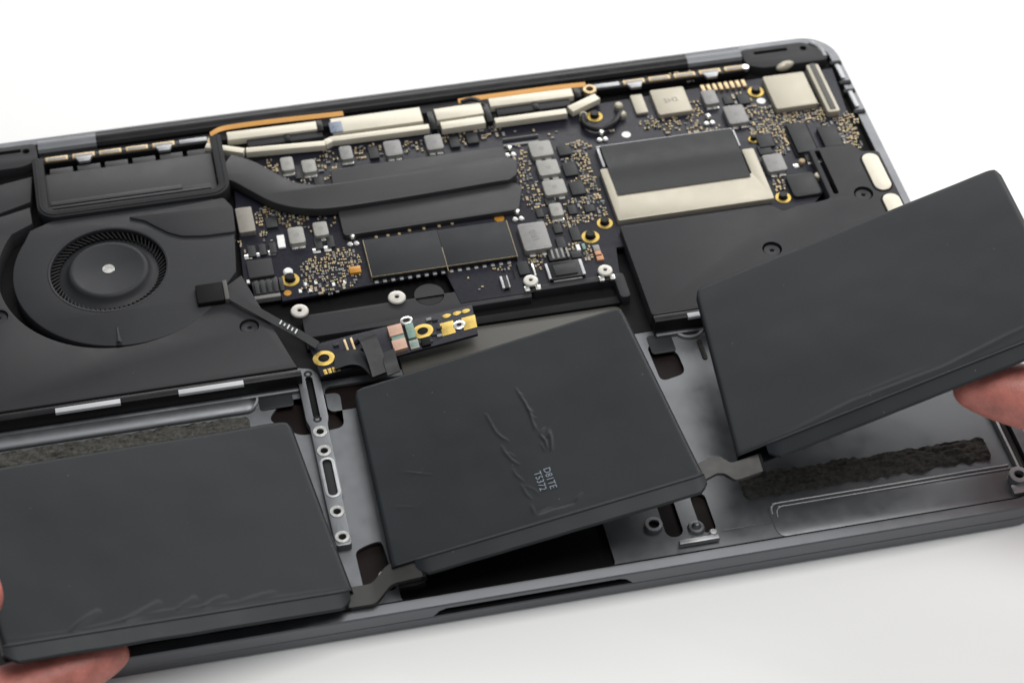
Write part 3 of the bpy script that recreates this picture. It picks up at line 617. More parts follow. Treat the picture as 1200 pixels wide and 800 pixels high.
blob((-49.5,53.1), 5, 4.5, 34); blob((-42.7,51.7), 6, 4, 24); blob((-38.4,47.6), 9, 5, 14); blob((-55.2,43.2), 9, 5, 14)
blob((-27.8,74.8), 4, 5, 18); blob((-35.3,68), 8, 3, 14); blob((-45.6,76.3), 3, 3, 8)
blob((-14.3,77), 9, 3, 22); blob((1.1,76.4), 5, 3, 14); blob((19.8,77.7), 12, 4, 30)
blob((32.9,62.3), 3.5, 10, 32); blob((33.6,47.7), 4, 9, 30); blob((52.9,60.3), 6, 8, 44); blob((52.7,47.9), 5, 8, 34); blob((49.4,36.4), 8, 6, 46)
blob((40.8,32.9), 6, 4, 22); blob((42.7,18), 6, 4, 20); blob((28.9,17), 4, 4, 16); blob((17.5,16.7), 4, 2, 8)
blob((87.5,71.7), 12, 5, 34, 0, (2, 5, 1, 1)); blob((96,76.1), 5, 5, 12); blob((96,65.6), 6, 2.5, 12)
blob((116.8,66.6), 8, 9, 66); blob((116.5,55.8), 6, 8, 46); blob((131.7,67), 11, 5, 56); blob((141,59.4), 6, 6, 30); blob((142.1,52.7), 3, 7, 26); blob((108.6,63.9), 5, 5, 22); blob((112.5,77.1), 7, 4, 18); blob((111.6,40), 4, 8, 16); blob((137.5,48.5), 6, 2, 12)
blob((78.3,70.1), 20, 6, 8); blob((48.1,76.3), 20, 6, 7); blob((8.5,9.8), 8, 5, 3); blob((96,92.2), 8, 3, 12, 0, (1, 1, 5))
o = mk('tiny_components', tiny, ['tinygold', 'chip', 'ind2', 'ind', 'tan', 'mark', 'palegold'], lb, 'scattered tiny gold and silver components', kind='stuff')
for p in ((-43,21.1), (-45,18.5), (-41.9,18.2), (-34.6,19.3), (-31.1,19.7), (-39.8,21.2), (-60,25.7)):
    b = B(); b.box(p[0]-.45, p[1]-.7, p[0]+.45, p[1]+.7, ZB, ZB+.35, .06); mk('white_mark', b, 'white', lb)
b = B(); p = (-27.2,23.6); b.box(p[0]-1.8, p[1]-1.4, p[0]+1.8, p[1]+1.4, ZB, ZB+1.1, .2); o = mk('gold_component', b, 'kapton', lb)
# antenna lead curling round the ring
b = B(); b.tube(spline([(58.6,79.5,-2.6), (57.6,75.4,-2.6), (59.2,72.5,-2.6), (62.7,71.3,-2.6), (66.5,72.7,-2.6), (69.4,76,-2.6), (71.1,78.3,-2.6)], 6), .95, 10); ca = mk('antenna_lead', b, 'gloss', lb)
for p, r in (((58.5,79.3), 1.4), ((71,81.6), 1.5), ((71.1,77.2), 1.5)):
    b = B(); b.lathe(p[0], p[1], [(r, ZB), (r, -2.6), (r*.7, -2.0), (0, -1.9)], 14); mk('plug', b, 'cream', ca)

# ------------------------------------------------------------------ right speaker plate
spr = thing('speaker', 'black speaker plate with cream oval pads along the right rim', 'speaker', (100, 10, -7))
rp = [(53.8,23.4), (106.7,23.7), (110.3,20.6), (116.5,22.5), (124.6,24.9), (129.9,43.2), (137.9,44.5), (140.9,43.9), (140.6,40.6)]
rp = [(56.8, 24.2), (106, 24.2), (109.2, 20.5), (113.6, 22.0), (120.5, 22.4), (126.8, 24.0), (127.4, 46.5), (140.2, 46.5), (140.2, 40.0), (147.6, 40.0), (147.6, -15.4), (56.8, -15.4)]
sq = [(136.6,23.2), (100.7,4.8)]
slot = rr(127.2, 24.6, 129.0, 45.6, .8)
rp = [(56.8, 24.2), (106, 24.2), (109.2, 20.5), (113.6, 22.0), (120.5, 22.4), (125.6, 23.2), (125.6, 46.8), (140.6, 46.8), (142.2, 42.6), (147.9, 41.6), (147.9, -15.4), (56.8, -15.4)]
b = B(); b.prism(roundpoly(rp, 1.2), -6.8, -1.3, .4, [circ(*q, 3.1, 26) for q in sq]+[slot]); mk('cover', b, 'plastic', spr)
for q in sq:
    b = B(); b.lathe(*q, [(3.2, -3.8), (2.7, -2.8), (2.5, -2.0), (1.1, -1.95), (.7, -2.1), (.5, -2.7), (0, -2.7)], 24); mk('screw', b, 'fanplastic', spr)
for q in ((141.0, 23.0, 146.6, 40.5), (141.4, 5.0, 147.0, 21.0)):
    b = B(); b.rbox(q[0]-.6, q[1]-.6, q[2]+.5, q[3]+.6, -2, -1.2, 3.3, .1); pd = mk('pad_base', b, 'deep', spr)
    b = B(); b.rbox(*q, -1.4, -.75, 2.8, .2); mk('oval_pad', b, 'creampaint', pd)

# ------------------------------------------------------------------ antenna strips under the hinge
def antenna(x0, x1, plain, clips, label, grp):
    t = thing('antenna_strip', label, 'antenna', ((x0+x1)/2, 92, -5), grp); b = B()
    b.box(x0, 90.3, x1, 93.2, -5, -2.5, .25); mk('carrier', b, 'gloss', t)
    L_ = plain[0]; segs = []
    a0, a1 = plain[1], plain[2]; wd = (a1-a0)/5
    for k in range(5):
        b = B(); b.box(a0+wd*k+.7, 90.8, a0+wd*(k+1)-.7, 92.8, -2.6, -1.9, .2); o = mk('contact', b, 'palegold', t)
        b = B(); b.box(a0+wd*k+1.4, 91.0, a0+wd*(k+1)-1.4, 92.2, -2, -1.82, .05); mk('solder_face', b, 'ind', o)
    b = B(); b.box(L_[0], 90.7, L_[1], 92.6, -2.6, -1.8, .2); mk('grey_strip', b, 'alubright', t)
    for k in clips:
        x = a0+wd*(k+.5); b = B(); b.prism([(x-2.8, 91), (x+2.8, 91), (x+1.7, 88.6), (x-1.7, 88.6)], -2.8, -1.75, .15); mk('clip', b, 'alubright', t)
    e = x0+.8 if x0 < 0 else x1-.8; b = B(); b.cyl(e, 91.4, 1.3, -3, -1.7, 16, .2); mk('end_screw', b, 'steel', t)
    return t
AL = [(-117.1,93.8)[0], (-74.2,91.8)[0], (-73.4,92)[0], (-64.4,92.7)[0]]
AR = [(74.4,91.5)[0], (118.4,90.7)[0], (65.1,90.7)[0], (73.8,91.2)[0]]
antenna(-119.6, -61.5, ((AL[2], AL[3]), AL[0], AL[1]), (1, 4), 'gold contact antenna strip above the rubber framed fan exhaust', 'antenna strips along the hinge')
antenna(64.5, 118.4, ((AR[2], AR[3]), AR[0], AR[1]), (0, 3), 'gold contact antenna strip beside the corner port shield', 'antenna strips along the hinge')

# ------------------------------------------------------------------ display cable assemblies at the hinge
def bar_(b, a, c, wid, z0, z1, bev=.2, mi=0):
    a, c = Vector(a[:2]), Vector(c[:2]); t = (c-a).normalized(); nn = Vector((-t.y, t.x))*wid/2
    return b.prism([tuple(a-nn), tuple(c-nn), tuple(c+nn), tuple(a+nn)], z0, z1, bev, (), mi)
def cable(label, flex, upper, lower, conn, extra):
    t = thing('display_cable', label, 'cable', (lower[0][0][0], lower[0][0][1], -5), 'display cables at the hinge')
    b = B(); b.ribbon(spline([(p[0], p[1], -.6-.0*i) for i, p in enumerate(flex)], 5), (0, .55, .2), .18); mk('orange_flex', b, 'kapton', t)
    b = B(); b.ribbon(spline([(p[0], p[1]-.8, -.9) for i, p in enumerate(flex)], 5), (0, .3, .1), .18); mk('orange_flex', b, 'kapton', t)
    for (a, c, wd) in upper: b = B(); bar_(b, a, c, wd, -3.4, -1.0, .35); mk('cover_bar', b, 'creampaint', t)
    for (a, c, wd) in lower: b = B(); bar_(b, a, c, wd, -3.4, -1.1, .3); mk('support_arm', b, 'creampaint', t)
    b = B(); bar_(b, conn[0], conn[1], conn[2], -3.8, -1.9, .3); k = mk('connector', b, 'plastic', t)
    b = B(); m_ = Vector(conn[0][:2]).lerp(Vector(conn[1][:2]), .52); b.box(m_.x-.8, m_.y-conn[2]/2, m_.x+1.1, m_.y+conn[2]/2+.3, -3, -1.6, .15); mk('latch', b, 'gloss', k)
    extra(t)
    return t
def exl(t):
    b = B(); q = (-23.9,79.2,5.9,93); b.box(q[0], (-10,85)[1], q[2], (-8.8,92.1)[1], -3.4, -.9, .3); p = mk('cable_shield', b, 'creampaint', t)
    c = (-22.7,87.6); b = B(); b.rbox(c[0]-2, c[1]-2.6, c[0]+2.2, c[1]+2.6, -1.2, -.75, .5, .1); mk('window', b, 'bluecell', p)
    c = (-62.5,89.5); b = B(); b.ring(c[0], c[1], 1.0, 2.0, -3, -1.2, 16); mk('eyelet', b, 'palegold', t)
    c = (-28.3,90.2); b = B(); b.box(c[0]-.4, c[1]-3, c[0]+1.6, c[1]+2, -3, -1.0, .2); mk('latch', b, 'gloss', t)
cable('left display cable with cream shield bars next to the fan exhaust',
      [(-63.2,92.2), (-59.6,94.2), (-53.4,94.7), (-39.4,94.6), (-19.2,93.9)],
      [((-57.9,90.5), (-28.6,90.1), 4.0)],
      [((-65.2,87.7), (-53.4,82.6), 2.4), ((-52.8,82.7), (-27.2,81), 2.4), ((-27.5,81.1), (-25,82.5), 2.4), ((-25.3,82.5), (7.3,82.3), 2.4)],
      ((-51.8,86.8), (-27.2,86.9), 3.6), exl)
def exr(t):
    for a, c, wd in (((10.3,87.3), (26.1,87.6), 5.6), ((11.1,81.5), (25.7,81.8), 3.6)):
        b = B(); bar_(b, a, c, wd, -3.4, -.9, .3); mk('cable_shield', b, 'creampaint', t)
    b = B()
    for u in ((27.5,85.9), (8.8,85.8)): b.box(u[0]-1, u[1]-5, u[0]+1, u[1]+4, -3.6, -1.4, .2)
    mk('joint', b, 'gloss', t)
    c = (63.1,89.9); b = B(); b.ring(c[0], c[1], 1.2, 2.3, -3, -1.0, 18); mk('eyelet', b, 'palegold', t)
    c = (58.5,89.1); b = B(); b.box(c[0]-.8, c[1]-2.4, c[0]+1.2, c[1]+2, -3, -1.0, .2); mk('latch', b, 'gloss', t)
    b = B(); b.tube(spline([(19.8,91.7,-1), (23.3,92,-0.4), (25.9,90.9,-1), (27.2,88.7,-2)], 5), .7, 8); mk('lead', b, 'gloss', t)
cable('right display cable with cream shield bars and a slanted arm',
      [(19,92.3), (25.7,92.7), (37.3,92.7), (51.8,92.7), (62.2,92.3)],
      [((28.9,89.8), (57.2,89.6), 4.2)],
      [((28.9,80.7), (53.1,80.7), 2.6), ((54.4,81.4), (64.8,86), 3.2)],
      ((30.6,85.9), (55.5,86), 3.6), exr)

# ------------------------------------------------------------------ fan and battery ribbon with white print
rb = thing('ribbon_cable', 'thin black ribbon cable from the fan edge down to the gold pad board', 'cable', (-62, 12, -4))
b = B(); b.ribbon(spline([(-68.1,18.6,0.5), (-64.1,13.7,0.8), (-58.5,7.9,0.4), (-52.5,1.8,-0.2), (-48,-2.5,-0.8), (-43.7,-7.9,-0.6)], 6), (.8, 1.2, 0), .25); mk('flex_strip', b, 'chip', rb)
q = (-71.7,18.8,0.6); b = B(); b.rbox(q[0]-4.6, q[1]-4.0, q[0]+3.6, q[1]+4.0, -.75, .9, .5, .3); pl = mk('plug', b, 'deep', rb)
b = B(); b.box(q[0]+3.7, q[1]-4, q[0]+5.0, q[1]+4.2, -.75, 1.1, .15); mk('plug_edge', b, 'bay', pl)
for i in range(5):
    p = Vector((-53.1,2.6,0.2)).lerp(Vector((-49.1,-1.5,-0.4)), i/4); b = B(); L_ = (.9, .55, 1.0, .7, 1.0)[i]
    b.tube([p+Vector((-.45, -.75, .15))*L_, p+Vector((.45, .75, .15))*L_], .22, 5); mk('white_print', b, 'white', rb)
b = B(); q = (-59.6,26.2,-51.7,33.9); b.rbox(*q, -5, -2.9, .5, .25); mk('socket', b, 'plastic', rb)
b = B(); b.box(q[0]+.5, q[1]-7.5, q[2]+.6, q[1]-.2, -5.2, -3.6, .2); so = mk('socket_base', b, 'gloss', rb)
for k in range(5): b = B(); x = q[0]+1.2+1.9*k; b.box(x, q[1]-6.8, x+1.3, q[1]-1, -3.7, -3.3, .15); mk('pin', b, 'chip', so)
b = B(); b.box(q[0]+.5, q[1]-9, q[2]+.6, q[1]-7.6, -5.2, -3.3, .2); mk('socket_bar', b, 'mark', rb)

# ------------------------------------------------------------------ battery pack: three cells, two link tabs, connector board
bat = thing('battery_pack', 'three dark grey battery cells joined by black links, lifted out of the laptop', 'battery', (0, -60, -6))
def cell(corners, wrinkles, seed, front0=0.0, front1=1.0, label=None, fine=.55):
    fr = Frame(corners); Wd, Hd = fr.w, fr.h; T = 4.7
    nx, ny = int(Wd/fine), int(Hd/fine)
    X = np.linspace(0, Wd, nx+1); Y = np.linspace(0, Hd, ny+1); XX, YY = np.meshgrid(X, Y)
    r = 1.5
    def fall(d): d = np.clip(d, 0, r); return -(r-np.sqrt(np.maximum(0, r*r-(r-d)**2)))
    Z = np.minimum(np.minimum(fall(XX), fall(Wd-XX)), fall(YY))
    Z = Z + np.where(Hd-YY < .9, -.25*(1-(Hd-YY)/.9)**2, 0)
    for (pts, wd, ht) in wrinkles:
        H = np.zeros_like(Z); LN = [math.hypot((c[0]-a[0])*Wd, (c[1]-a[1])*Hd) for a, c in zip(pts[:-1], pts[1:])]; tot = sum(LN); acc = 0
        for (a, c), ln in zip(zip(pts[:-1], pts[1:]), LN):
            ax, ay, cx, cy = a[0]*Wd, a[1]*Hd, c[0]*Wd, c[1]*Hd
            dx, dy = cx-ax, cy-ay; L2 = dx*dx+dy*dy; t = np.clip(((XX-ax)*dx+(YY-ay)*dy)/L2, 0, 1)
            sd = ((XX-ax)*dy-(YY-ay)*dx)/math.sqrt(L2); d = np.hypot(XX-ax-t*dx, YY-ay-t*dy)
            tt = (acc+t*ln)/tot; env = np.clip(np.sin(np.pi*np.clip(tt, 0, 1)), 0, 1)**.6; acc += ln
            prof_ = env*np.where(sd > 0, np.exp(-(d/wd)**2), np.exp(-(d/(2.2*wd))**2))
            H = np.maximum(H, prof_)
        Z = Z+ht*H
    lo = np.array([[noise.noise(Vector((x*.035, y*.035, seed)))*.25+noise.noise(Vector((x*.11, y*.11, seed+3)))*.05 for x in X] for y in Y])
    Z = Z+lo
    # round the two far corners in plan
    rc_ = 4.0
    PX_, PY_ = XX.copy(), YY.copy()
    for left in (True, False):
        a = np.clip((rc_-XX)/rc_ if left else (XX-(Wd-rc_))/rc_, 0, 1); c_ = np.clip((rc_-YY)/rc_, 0, 1)
        m_ = (a > 0) & (c_ > 0)
        na, nc = a*np.sqrt(1-c_*c_/2), c_*np.sqrt(1-a*a/2)
        PX_ = np.where(m_, rc_-na*rc_ if left else Wd-rc_+na*rc_, PX_); PY_ = np.where(m_, rc_-nc*rc_, PY_)
    XX, YY = PX_, PY_
    b = B(); w_ = nx+1
    vs_ = [tuple(fr(float(XX[j, i]), float(YY[j, i]), float(Z[j, i]))) for j in range(ny+1) for i in range(nx+1)]
    b.add(vs_, [(j*w_+i, (j+1)*w_+i, (j+1)*w_+i+1, j*w_+i+1) for j in range(ny) for i in range(nx)])
    # side skirts
    def skirt(idx, outx, outy):
        top = [(float(XX[j, i]), float(YY[j, i]), float(Z[j, i])) for j, i in idx]
        k = len(top); low = [(x, y, -T+.5) for x, y, z in top]; low2 = [(x-outx*.6, y-outy*.6, -T) for x, y, z in top]
        vv = [tuple(fr(*p)) for p in top+low+low2]
        b.add(vv, [(q, q+1, k+q+1, k+q) for q in range(k-1)]+[(k+q, k+q+1, 2*k+q+1, 2*k+q) for q in range(k-1)])
    skirt([(j, 0) for j in range(ny+1)], -1, 0); skirt([(j, nx) for j in range(ny+1)][::-1], 1, 0); skirt([(0, i) for i in range(nx+1)][::-1], 0, -1)
    # back face
    g = [fr(.5, .5, -T), fr(Wd-.5, .5, -T), fr(Wd-.5, Hd+1.5, -T), fr(.5, Hd+1.5, -T)]; b.add([tuple(p) for p in g], [(0, 1, 2, 3)])
    o = mk('cell', b, 'cell', bat, label, sharp=60)
    # folded front seam: a sloping band under the crease, then a dark lower face
    b = B(); x0, x1 = front0*Wd, front1*Wd; kk = 60; prof_ = [(-.6, -.2), (-.3, .14), (0, .2), (.3, .1), (.5, -.22), (4.5, -1.3), (4.9, -1.6), (4.9, -2.0), (2.2, -2.4), (1.2, -3.0), (.8, -4.7), (0, -4.7)]
    rows = []
    for i in range(kk+1):
        x = x0+(x1-x0)*i/kk; wob = noise.noise(Vector((x*.09, seed, 5)))*.25; e = min(i, kk-i); q = 1 if e > 1 else (.75 if e == 1 else .4)
        rows.append([tuple(fr(x, Hd+py*q+(wob if 4 < n_ < 8 else 0)*q, pz+(wob*.4 if n_ in (5, 6, 7) else 0))) for n_, (py, pz) in enumerate(prof_)])
    np_ = len(prof_)
    for a, c in zip(rows[:-1], rows[1:]): b.add(a+c, [(i, i+1, np_+i+1, np_+i) for i in range(np_-1)])
    b.add(rows[0], [tuple(range(np_))]); b.add(rows[-1], [tuple(range(np_))[::-1]])
    mk('folded_seam', b, 'cell', o, sharp=14)
    return o, fr
LC = [(-152.3,-47.2,12), (-55.8,-34.1,-1.5), (-48.1,-99.4,-0.2), (-140.1,-110.4,15)]
CC = [(-36.6,-26.3,-1.5), (45.3,-20.8,11), (50.8,-90.9,14), (-37.3,-94.9,1)]
RC = [(68.5,-16.7,9), (158.8,-16.5,42), (154.3,-86.5,48), (60.9,-86.7,14)]
lw = [([(.185, .985), (.235, .93), (.285, .89)], .55, .55), ([(.335, .975), (.40, .935), (.455, .895)], .55, .5), ([(.49, .955), (.53, .925), (.555, .90)], .5, .45), ([(.56, .965), (.60, .94), (.64, .925)], .5, .4),
      ([(.02, .97), (.2, .985), (.45, .955), (.7, .975), (.98, .99)], .5, .22), ([(.67, .965), (.78, .945)], .5, .3), ([(0, .22), (.16, 0.02)], .5, .10)]
cw = [([(.545, .27), (.552, .33), (.558, .37), (.562, .43), (.560, .49), (.566, .55)], 0.23, 0.26), ([(.566, .55), (.578, .60), (.574, .65)], 0.23, 0.26), ([(.566, .555), (.592, .53)], 0.23, 0.22),
      ([(.603, .545), (.598, .60), (.585, .665)], 0.28, 0.31), ([(.582, .59), (.598, .56)], 0.27, 0.17), ([(.56, .40), (.572, .44)], 0.31, 0.14),
      ([(.42, .36), (.428, .42), (.432, .47)], 0.25, 0.14), ([(.428, .46), (.445, .51), (.466, .55)], 0.25, 0.17), ([(.437, .55), (.442, .60), (.455, .65), (.475, .69)], 0.25, 0.17), ([(.447, .69), (.452, .73), (.470, .78)], 0.25, 0.13),
      ([(.458, .78), (.463, .84), (.475, .88)], 0.25, 0.14), ([(.465, .79), (.49, .83), (.505, .87)], 0.25, 0.08), ([(.466, .90), (.468, .955)], 0.23, 0.13),
      ([(.472, .955), (.52, .945), (.60, .95)], 0.31, -0.31), ([(.60, .945), (.628, .915)], 0.27, 0.14), ([(.10, .53), (.2, .60)], 0.23, 0.06), ([(.12, .62), (.20, .52)], 0.23, 0.06), ([(.05, .70), (.12, .74)], 0.23, 0.04),
      ([(.552, .31), (.562, .335)], .22, .09), ([(.560, .44), (.574, .475)], .22, .11), ([(.563, .50), (.553, .53)], .22, .10), ([(.43, .44), (.438, .485)], .22, .09), ([(.45, .60), (.468, .64)], .22, .09), ([(.56, .60), (.567, .66)], .22, .10)]
rw = [([(.12, .99), (.35, .955), (.62, .965), (.82, .93), (.99, .92)], .45, .14), ([(.35, .93), (.6, .935)], .45, .06), ([(.86, .90), (.97, .86)], .5, .10)]
lc, lf = cell(LC, lw, 2.0, 0.0, .985, 'left battery cell with wrinkled front edge')
cc_, cf = cell(CC, cw, 7.0, .075, 1.0, 'middle battery cell with creases and pale printed text', .3)
rc, rf = cell(RC, rw, 13.0, .09, 1.0, 'right battery cell tilted up')
# printed text on the middle cell, read along its height
text('printed_text', 'D81TE', 2.8, cf, cf.w*.548, -cf.h*.80, .36, math.radians(-90), 'print', cc_)
text('printed_text', 'T5372', 2.8, cf, cf.w*.516, -cf.h*.80, .36, math.radians(-90), 'print', cc_)
# link tabs between the cells
def soft(pts, r=.18):
    pts = [Vector(p) for p in pts]; o = [pts[0]]
    for a, c, d in zip(pts[:-2], pts[1:-1], pts[2:]):
        p, q = c.lerp(a, r), c.lerp(d, r); o += [p, (p+q)/4+c/2, q]
    return o+[pts[-1]]
def link(pts, half, th, label):
    b = B(); b.ribbon(soft(pts), half, th); o = mk('link_tab', b, 'tab', bat, label)
    c = [Vector(p) for p in pts]
    for e, f in ((c[0], c[1]), (c[-1], c[-2])):
        t = (f-e).normalized(); h = Vector(half)*1.04
        b = B(); b.ribbon([e-t*.9-Vector((0, 0, .1)), e+t*.5-Vector((0, 0, .1))], h, th*1.5); mk('tab_joint', b, 'deep', o)
    return o
link([(-50.2,-100.3,-2.2), (-43,-100.5,-2), (-37.9,-95.9,-0.6), (-29.3,-96.3,0.9)], (0, 3.0, .5), 1.7, 'black link between left and middle cells')
link([(48.1,-89.4,11.8), (55,-86.8,12.3), (57,-87.4,12.4), (59.6,-90.2,12), (67.4,-89.3,13)], (0, 2.7, .5), 1.5, 'black link between middle and right cells')
b = B(); b.ribbon([(-36,-97.8,-2.5), (-31.4,-98.4,-1.8), (-28.7,-98.1,-1.4)], (0, 1.6, .3), 2.5); mk('link_foot', b, 'deep', bat)
# connector board on the pack
BC = [(-46.1,-6.2,-2.2), (4.6,-0.3,-1.2), (3.9,-12.5,-1.2), (-44.5,-19.1,-2.2)]
BF = Frame(BC); bw, bh = BF.w, BF.h
def bpart(name, fn, m, parent=None, label=None):
    b = B(); fn(b); warp(b, BF); return mk(name, b, m, parent or brd, label)
brd = None
b = B(); b.box(0, -bh, bw, 0, -1.0, 0, .1); warp(b, BF); brd = mk('connector_board', b, 'pcb', bat, 'narrow board with gold rings and pads')
def oval(b, x, y, r0x, r0y, r1x, r1y, z0, z1):
    n_ = 28; o_ = [(x+r1x*math.cos(2*math.pi*k/n_), y+r1y*math.sin(2*math.pi*k/n_)) for k in range(n_)]; i_ = [(x+r0x*math.cos(2*math.pi*k/n_), y+r0y*math.sin(2*math.pi*k/n_)) for k in range(n_)]
    b.prism(o_, z0, z1, .12, [i_])
for fx, fy in ((.055, .50), (.672, .46)):
    bpart('gold_ring', lambda b: oval(b, fx*bw, -fy*bh, 1.7, 1.5, 3.3, 2.9, -.2, .25), 'gold')
    bpart('hole', lambda b: oval(b, fx*bw, -fy*bh, .05, .05, 1.75, 1.55, -.3, .06), 'deep')
for fx in (.825, .962):
    bpart('gold_pad', lambda b: b.box(fx*bw-2.1, -bh*.78, fx*bw+2.1, -bh*.36, 0, .16, .04), 'gold')
for fx in (.835, .90, .955): bpart('gold_dot', lambda b: oval(b, fx*bw, -bh*.16, .02, .02, 1.35, .8, 0, .18), 'gold')
bpart('steel_ring', lambda b: oval(b, .897*bw, -bh*.56, .8, .8, 1.9, 1.8, 0, .3), 'steel')
for k in range(4): bpart('gold_pin', lambda b: b.box(1.2+1.35*k, -bh*.99, 2.2+1.35*k, -bh*.84, 0, .2, .04), 'gold')
for k in range(2): bpart('gold_bar', lambda b: b.box(bw*(.20+.04*k), -bh*.55, bw*(.20+.04*k)+.7, -bh*.1, 0, .4, .08), 'palegold')
for fy in (.20, .68): bpart('copper_block', lambda b: b.box(bw*.468, -bh*(fy+.26), bw*.555, -bh*fy+1, 0, 1.6, .25), 'copper')
bpart('teal_joint', lambda b: b.box(bw*.475, -bh*.68, bw*.555, -bh*.42, 0, 1.2, .2), 'green')
bpart('green_block', lambda b: b.rbox(bw*.574, -bh*.66, bw*.625, -bh*.16, 0, 1.3, .4, .2), 'green')
bpart('fuse', lambda b: (b.box(bw*.572, -bh*.98, bw*.628, -bh*.70, 0, .9, .15)), 'ind')
bpart('fuse_top', lambda b: b.box(bw*.580, -bh*.92, bw*.622, -bh*.76, .8, 1.0, .05), 'green')
bpart('clip', lambda b: oval(b, bw*.592, -bh*.05, 1.1, .9, 1.9, 1.6, 0, 1.2), 'steel')
for fx, fy in ((.725, .14), (.735, .66), (.76, .2), (.775, .5), (.765, .75), (.70, .85), (.64, .8), (.13, .85), (.15, .2), (.27, .3), (.30, .5)):
    bpart('capacitor', lambda b: b.box(fx*bw-.8, -fy*bh-.5, fx*bw+.8, -fy*bh+.5, 0, .5, .1), rnd.choice(('ind2', 'chip', 'chip')))
bpart('chip', lambda b: b.rbox(bw*.645, -bh*.98, bw*.70, -bh*.72, 0, 1.0, .2, .1), 'deep')
# folded black strap over the board
b = B(); b.ribbon(spline([(-30.8,-10.5,1.6), (-29.7,-10.9,3.2), (-28.8,-12.4,2.4), (-27.9,-17.4,0.8), (-27.4,-23,-0.8)], 6), (2.5, .7, 0), .9); mk('strap', b, 'chip', bat)
b = B(); b.ribbon(spline([(-23.8,-15.6,0.6), (-23.8,-19.8,0.2), (-23.4,-23.1,-1.2)], 5), (2.0, .6, 0), .9); mk('strap', b, 'chip', bat)
b = B(); b.ribbon(spline([(-39.8,-15.3,-1), (-35.1,-15,-0.2), (-31.8,-16,-0.6), (-29.4,-19.7,-1.6)], 5), (0.6, 3.0, 0), .4); mk('flex_sheet', b, 'celledge', bat)

# ------------------------------------------------------------------ hands
def hand(name, label, palm, fingers, nails):
    """One continuous skinned surface: wrist, palm fan, four fingers and a thumb; each chain is rooted inside the palm."""
    vs_, es, rs = [], [], []
    def addv(p, r): vs_.append(Vector(p)*S); rs.append(r*S); return len(vs_)-1
    prev = None; pal = []
    for p, r in palm:
        i = addv(p, r); pal.append(i)
        if prev is not None: es.append((prev, i))
        prev = i
    for root, chain in fingers:
        prev = pal[root]
        for p, r in chain:
            i = addv(p, r); es.append((prev, i)); prev = i
    me = bpy.data.meshes.new(name); org = Vector(palm[0][0])*S
    me.from_pydata([v-org for v in vs_], es, [])
    o = bpy.data.objects.new(name, me); COL.objects.link(o); o.location = org
    sk = o.modifiers.new('skin', 'SKIN'); sk.use_smooth_shade = True
    for i, r in enumerate(rs):
        d = me.skin_vertices[0].data[i]; d.radius = (r, r); d.use_root = (i == 0)
    sb = o.modifiers.new('sub', 'SUBSURF'); sb.levels = 3; sb.render_levels = 3
    dg = bpy.context.evaluated_depsgraph_get(); ev = o.evaluated_get(dg); m2 = bpy.data.meshes.new_from_object(ev)
    o.modifiers.clear(); o.data = m2; m2.materials.clear(); m2.materials.append(M['skin'])
    for p in m2.polygons: p.use_smooth = True
    o['label'] = label; o['category'] = 'hand'; W[o.name] = Vector(palm[0][0])
    for (c, ax, up, L_, wd) in nails:
        c, ax, up = Vector(c), Vector(ax).normalized(), Vector(up).normalized(); sd = ax.cross(up).normalized(); b = B(); vv = []
        for j in range(7):
            for i in range(7):
                u, v = (i/6-.5), (j/6-.5); k = 1-.25*max(0, v)**1.5*4*abs(u)
                vv.append(tuple(c+ax*(v*L_)+sd*(u*wd*k)-up*(u*u*wd*.9)))
        b.add(vv, [(j*7+i, j*7+i+1, j*7+8+i, j*7+7+i) for j in range(6) for i in range(6)])
        mk('nail', b, 'nail', o)
    return o
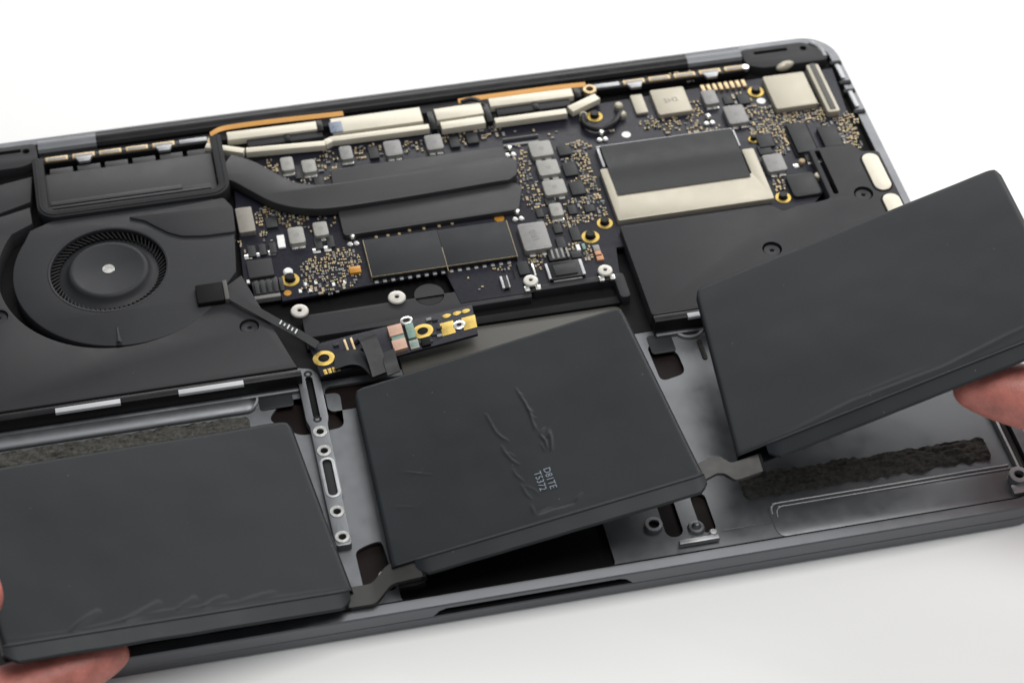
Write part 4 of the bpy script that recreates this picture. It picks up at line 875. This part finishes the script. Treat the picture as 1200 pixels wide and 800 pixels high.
# left hand: thumb on the cell's left edge, two fingers under its front corner
hand('hand', 'hand at the lower left pinching the left battery between thumb and fingers',
     [((-290, -165, 2), 24), ((-262, -155, 4), 21), ((-238, -146, 4), 17), ((-218, -140, 2), 14)],
     [(3, [((-205, -132, -1), 10.5), ((-156.4,-118.4,-1), 9.4), ((-141,-115,-0.5), 8.8), ((-126.4,-111.4,0), 8.0), ((-117.3,-108.9,0.4), 6.6), ((-111.6,-107.5,0.6), 4.4), ((-109.1,-106.9,0.8), 2.2)]),
      (3, [((-206, -146, -1), 10.5), ((-157.3,-125.4,-2), 9.6), ((-143.8,-121.4,-2), 9.0), ((-131.4,-116.9,-1.5), 8.2), ((-124.3,-113.8,-1), 6.0), ((-121.8,-112.5,-1), 3.6)]),
      (3, [((-214, -158, -2), 10), ((-192, -160, -3), 9), ((-172, -158, -3), 8.2), ((-156, -154, -3), 7), ((-150, -152, -3), 4)]),
      (2, [((-222, -166, -2), 9), ((-204, -172, -3), 8), ((-190, -171, -3), 7.2), ((-180, -168, -3), 6), ((-175, -166, -3), 3.6)]),
      (1, [((-240, -128, 14), 13), ((-214, -108, 25), 11.5), ((-190, -92, 29), 10.5), ((-148.1,-101.3,25), 9.6), ((-142.4,-97.6,23), 8.4), ((-139.3,-96.4,22), 6.0)])],
     [])
# right hand: a finger under the right cell, thumb above it out of the frame
hand('hand', 'hand at the right holding up the right battery from below',
     [((300, -110, 40), 24), ((274, -102, 40), 21), ((250, -94, 38), 17), ((230, -90, 34), 14)],
     [(3, [((214, -86, 30), 10.6), ((163.6,-103.5,27), 10.4), ((152.2,-97.9,27), 10.2), ((140.7,-92.3,27), 9.8), ((131.8,-88.2,27), 8.2), ((125.4,-87,27.5), 5.6), ((122.2,-87.5,28), 3.0)]),
      (3, [((216, -70, 32), 10.4), ((196, -62, 31), 9.8), ((178, -58, 30), 9.0), ((162, -56, 28), 7.6), ((155, -55, 27), 4.4)]),
      (3, [((220, -58, 32), 10), ((200, -46, 31), 9.2), ((184, -41, 30), 8.4), ((170, -39, 28), 7.2), ((163, -38, 27), 4.2)]),
      (2, [((232, -56, 30), 9), ((214, -36, 29), 8), ((200, -28, 28), 7.2), ((190, -25, 27), 6.2), ((184, -24, 26), 3.8)]),
      (1, [((258, -84, 56), 13), ((236, -74, 68), 11.5), ((212, -66, 72), 10.5), ((192, -60, 70), 9.6), ((178, -56, 67), 8.0), ((171, -54, 65.5), 5)])],
     [])
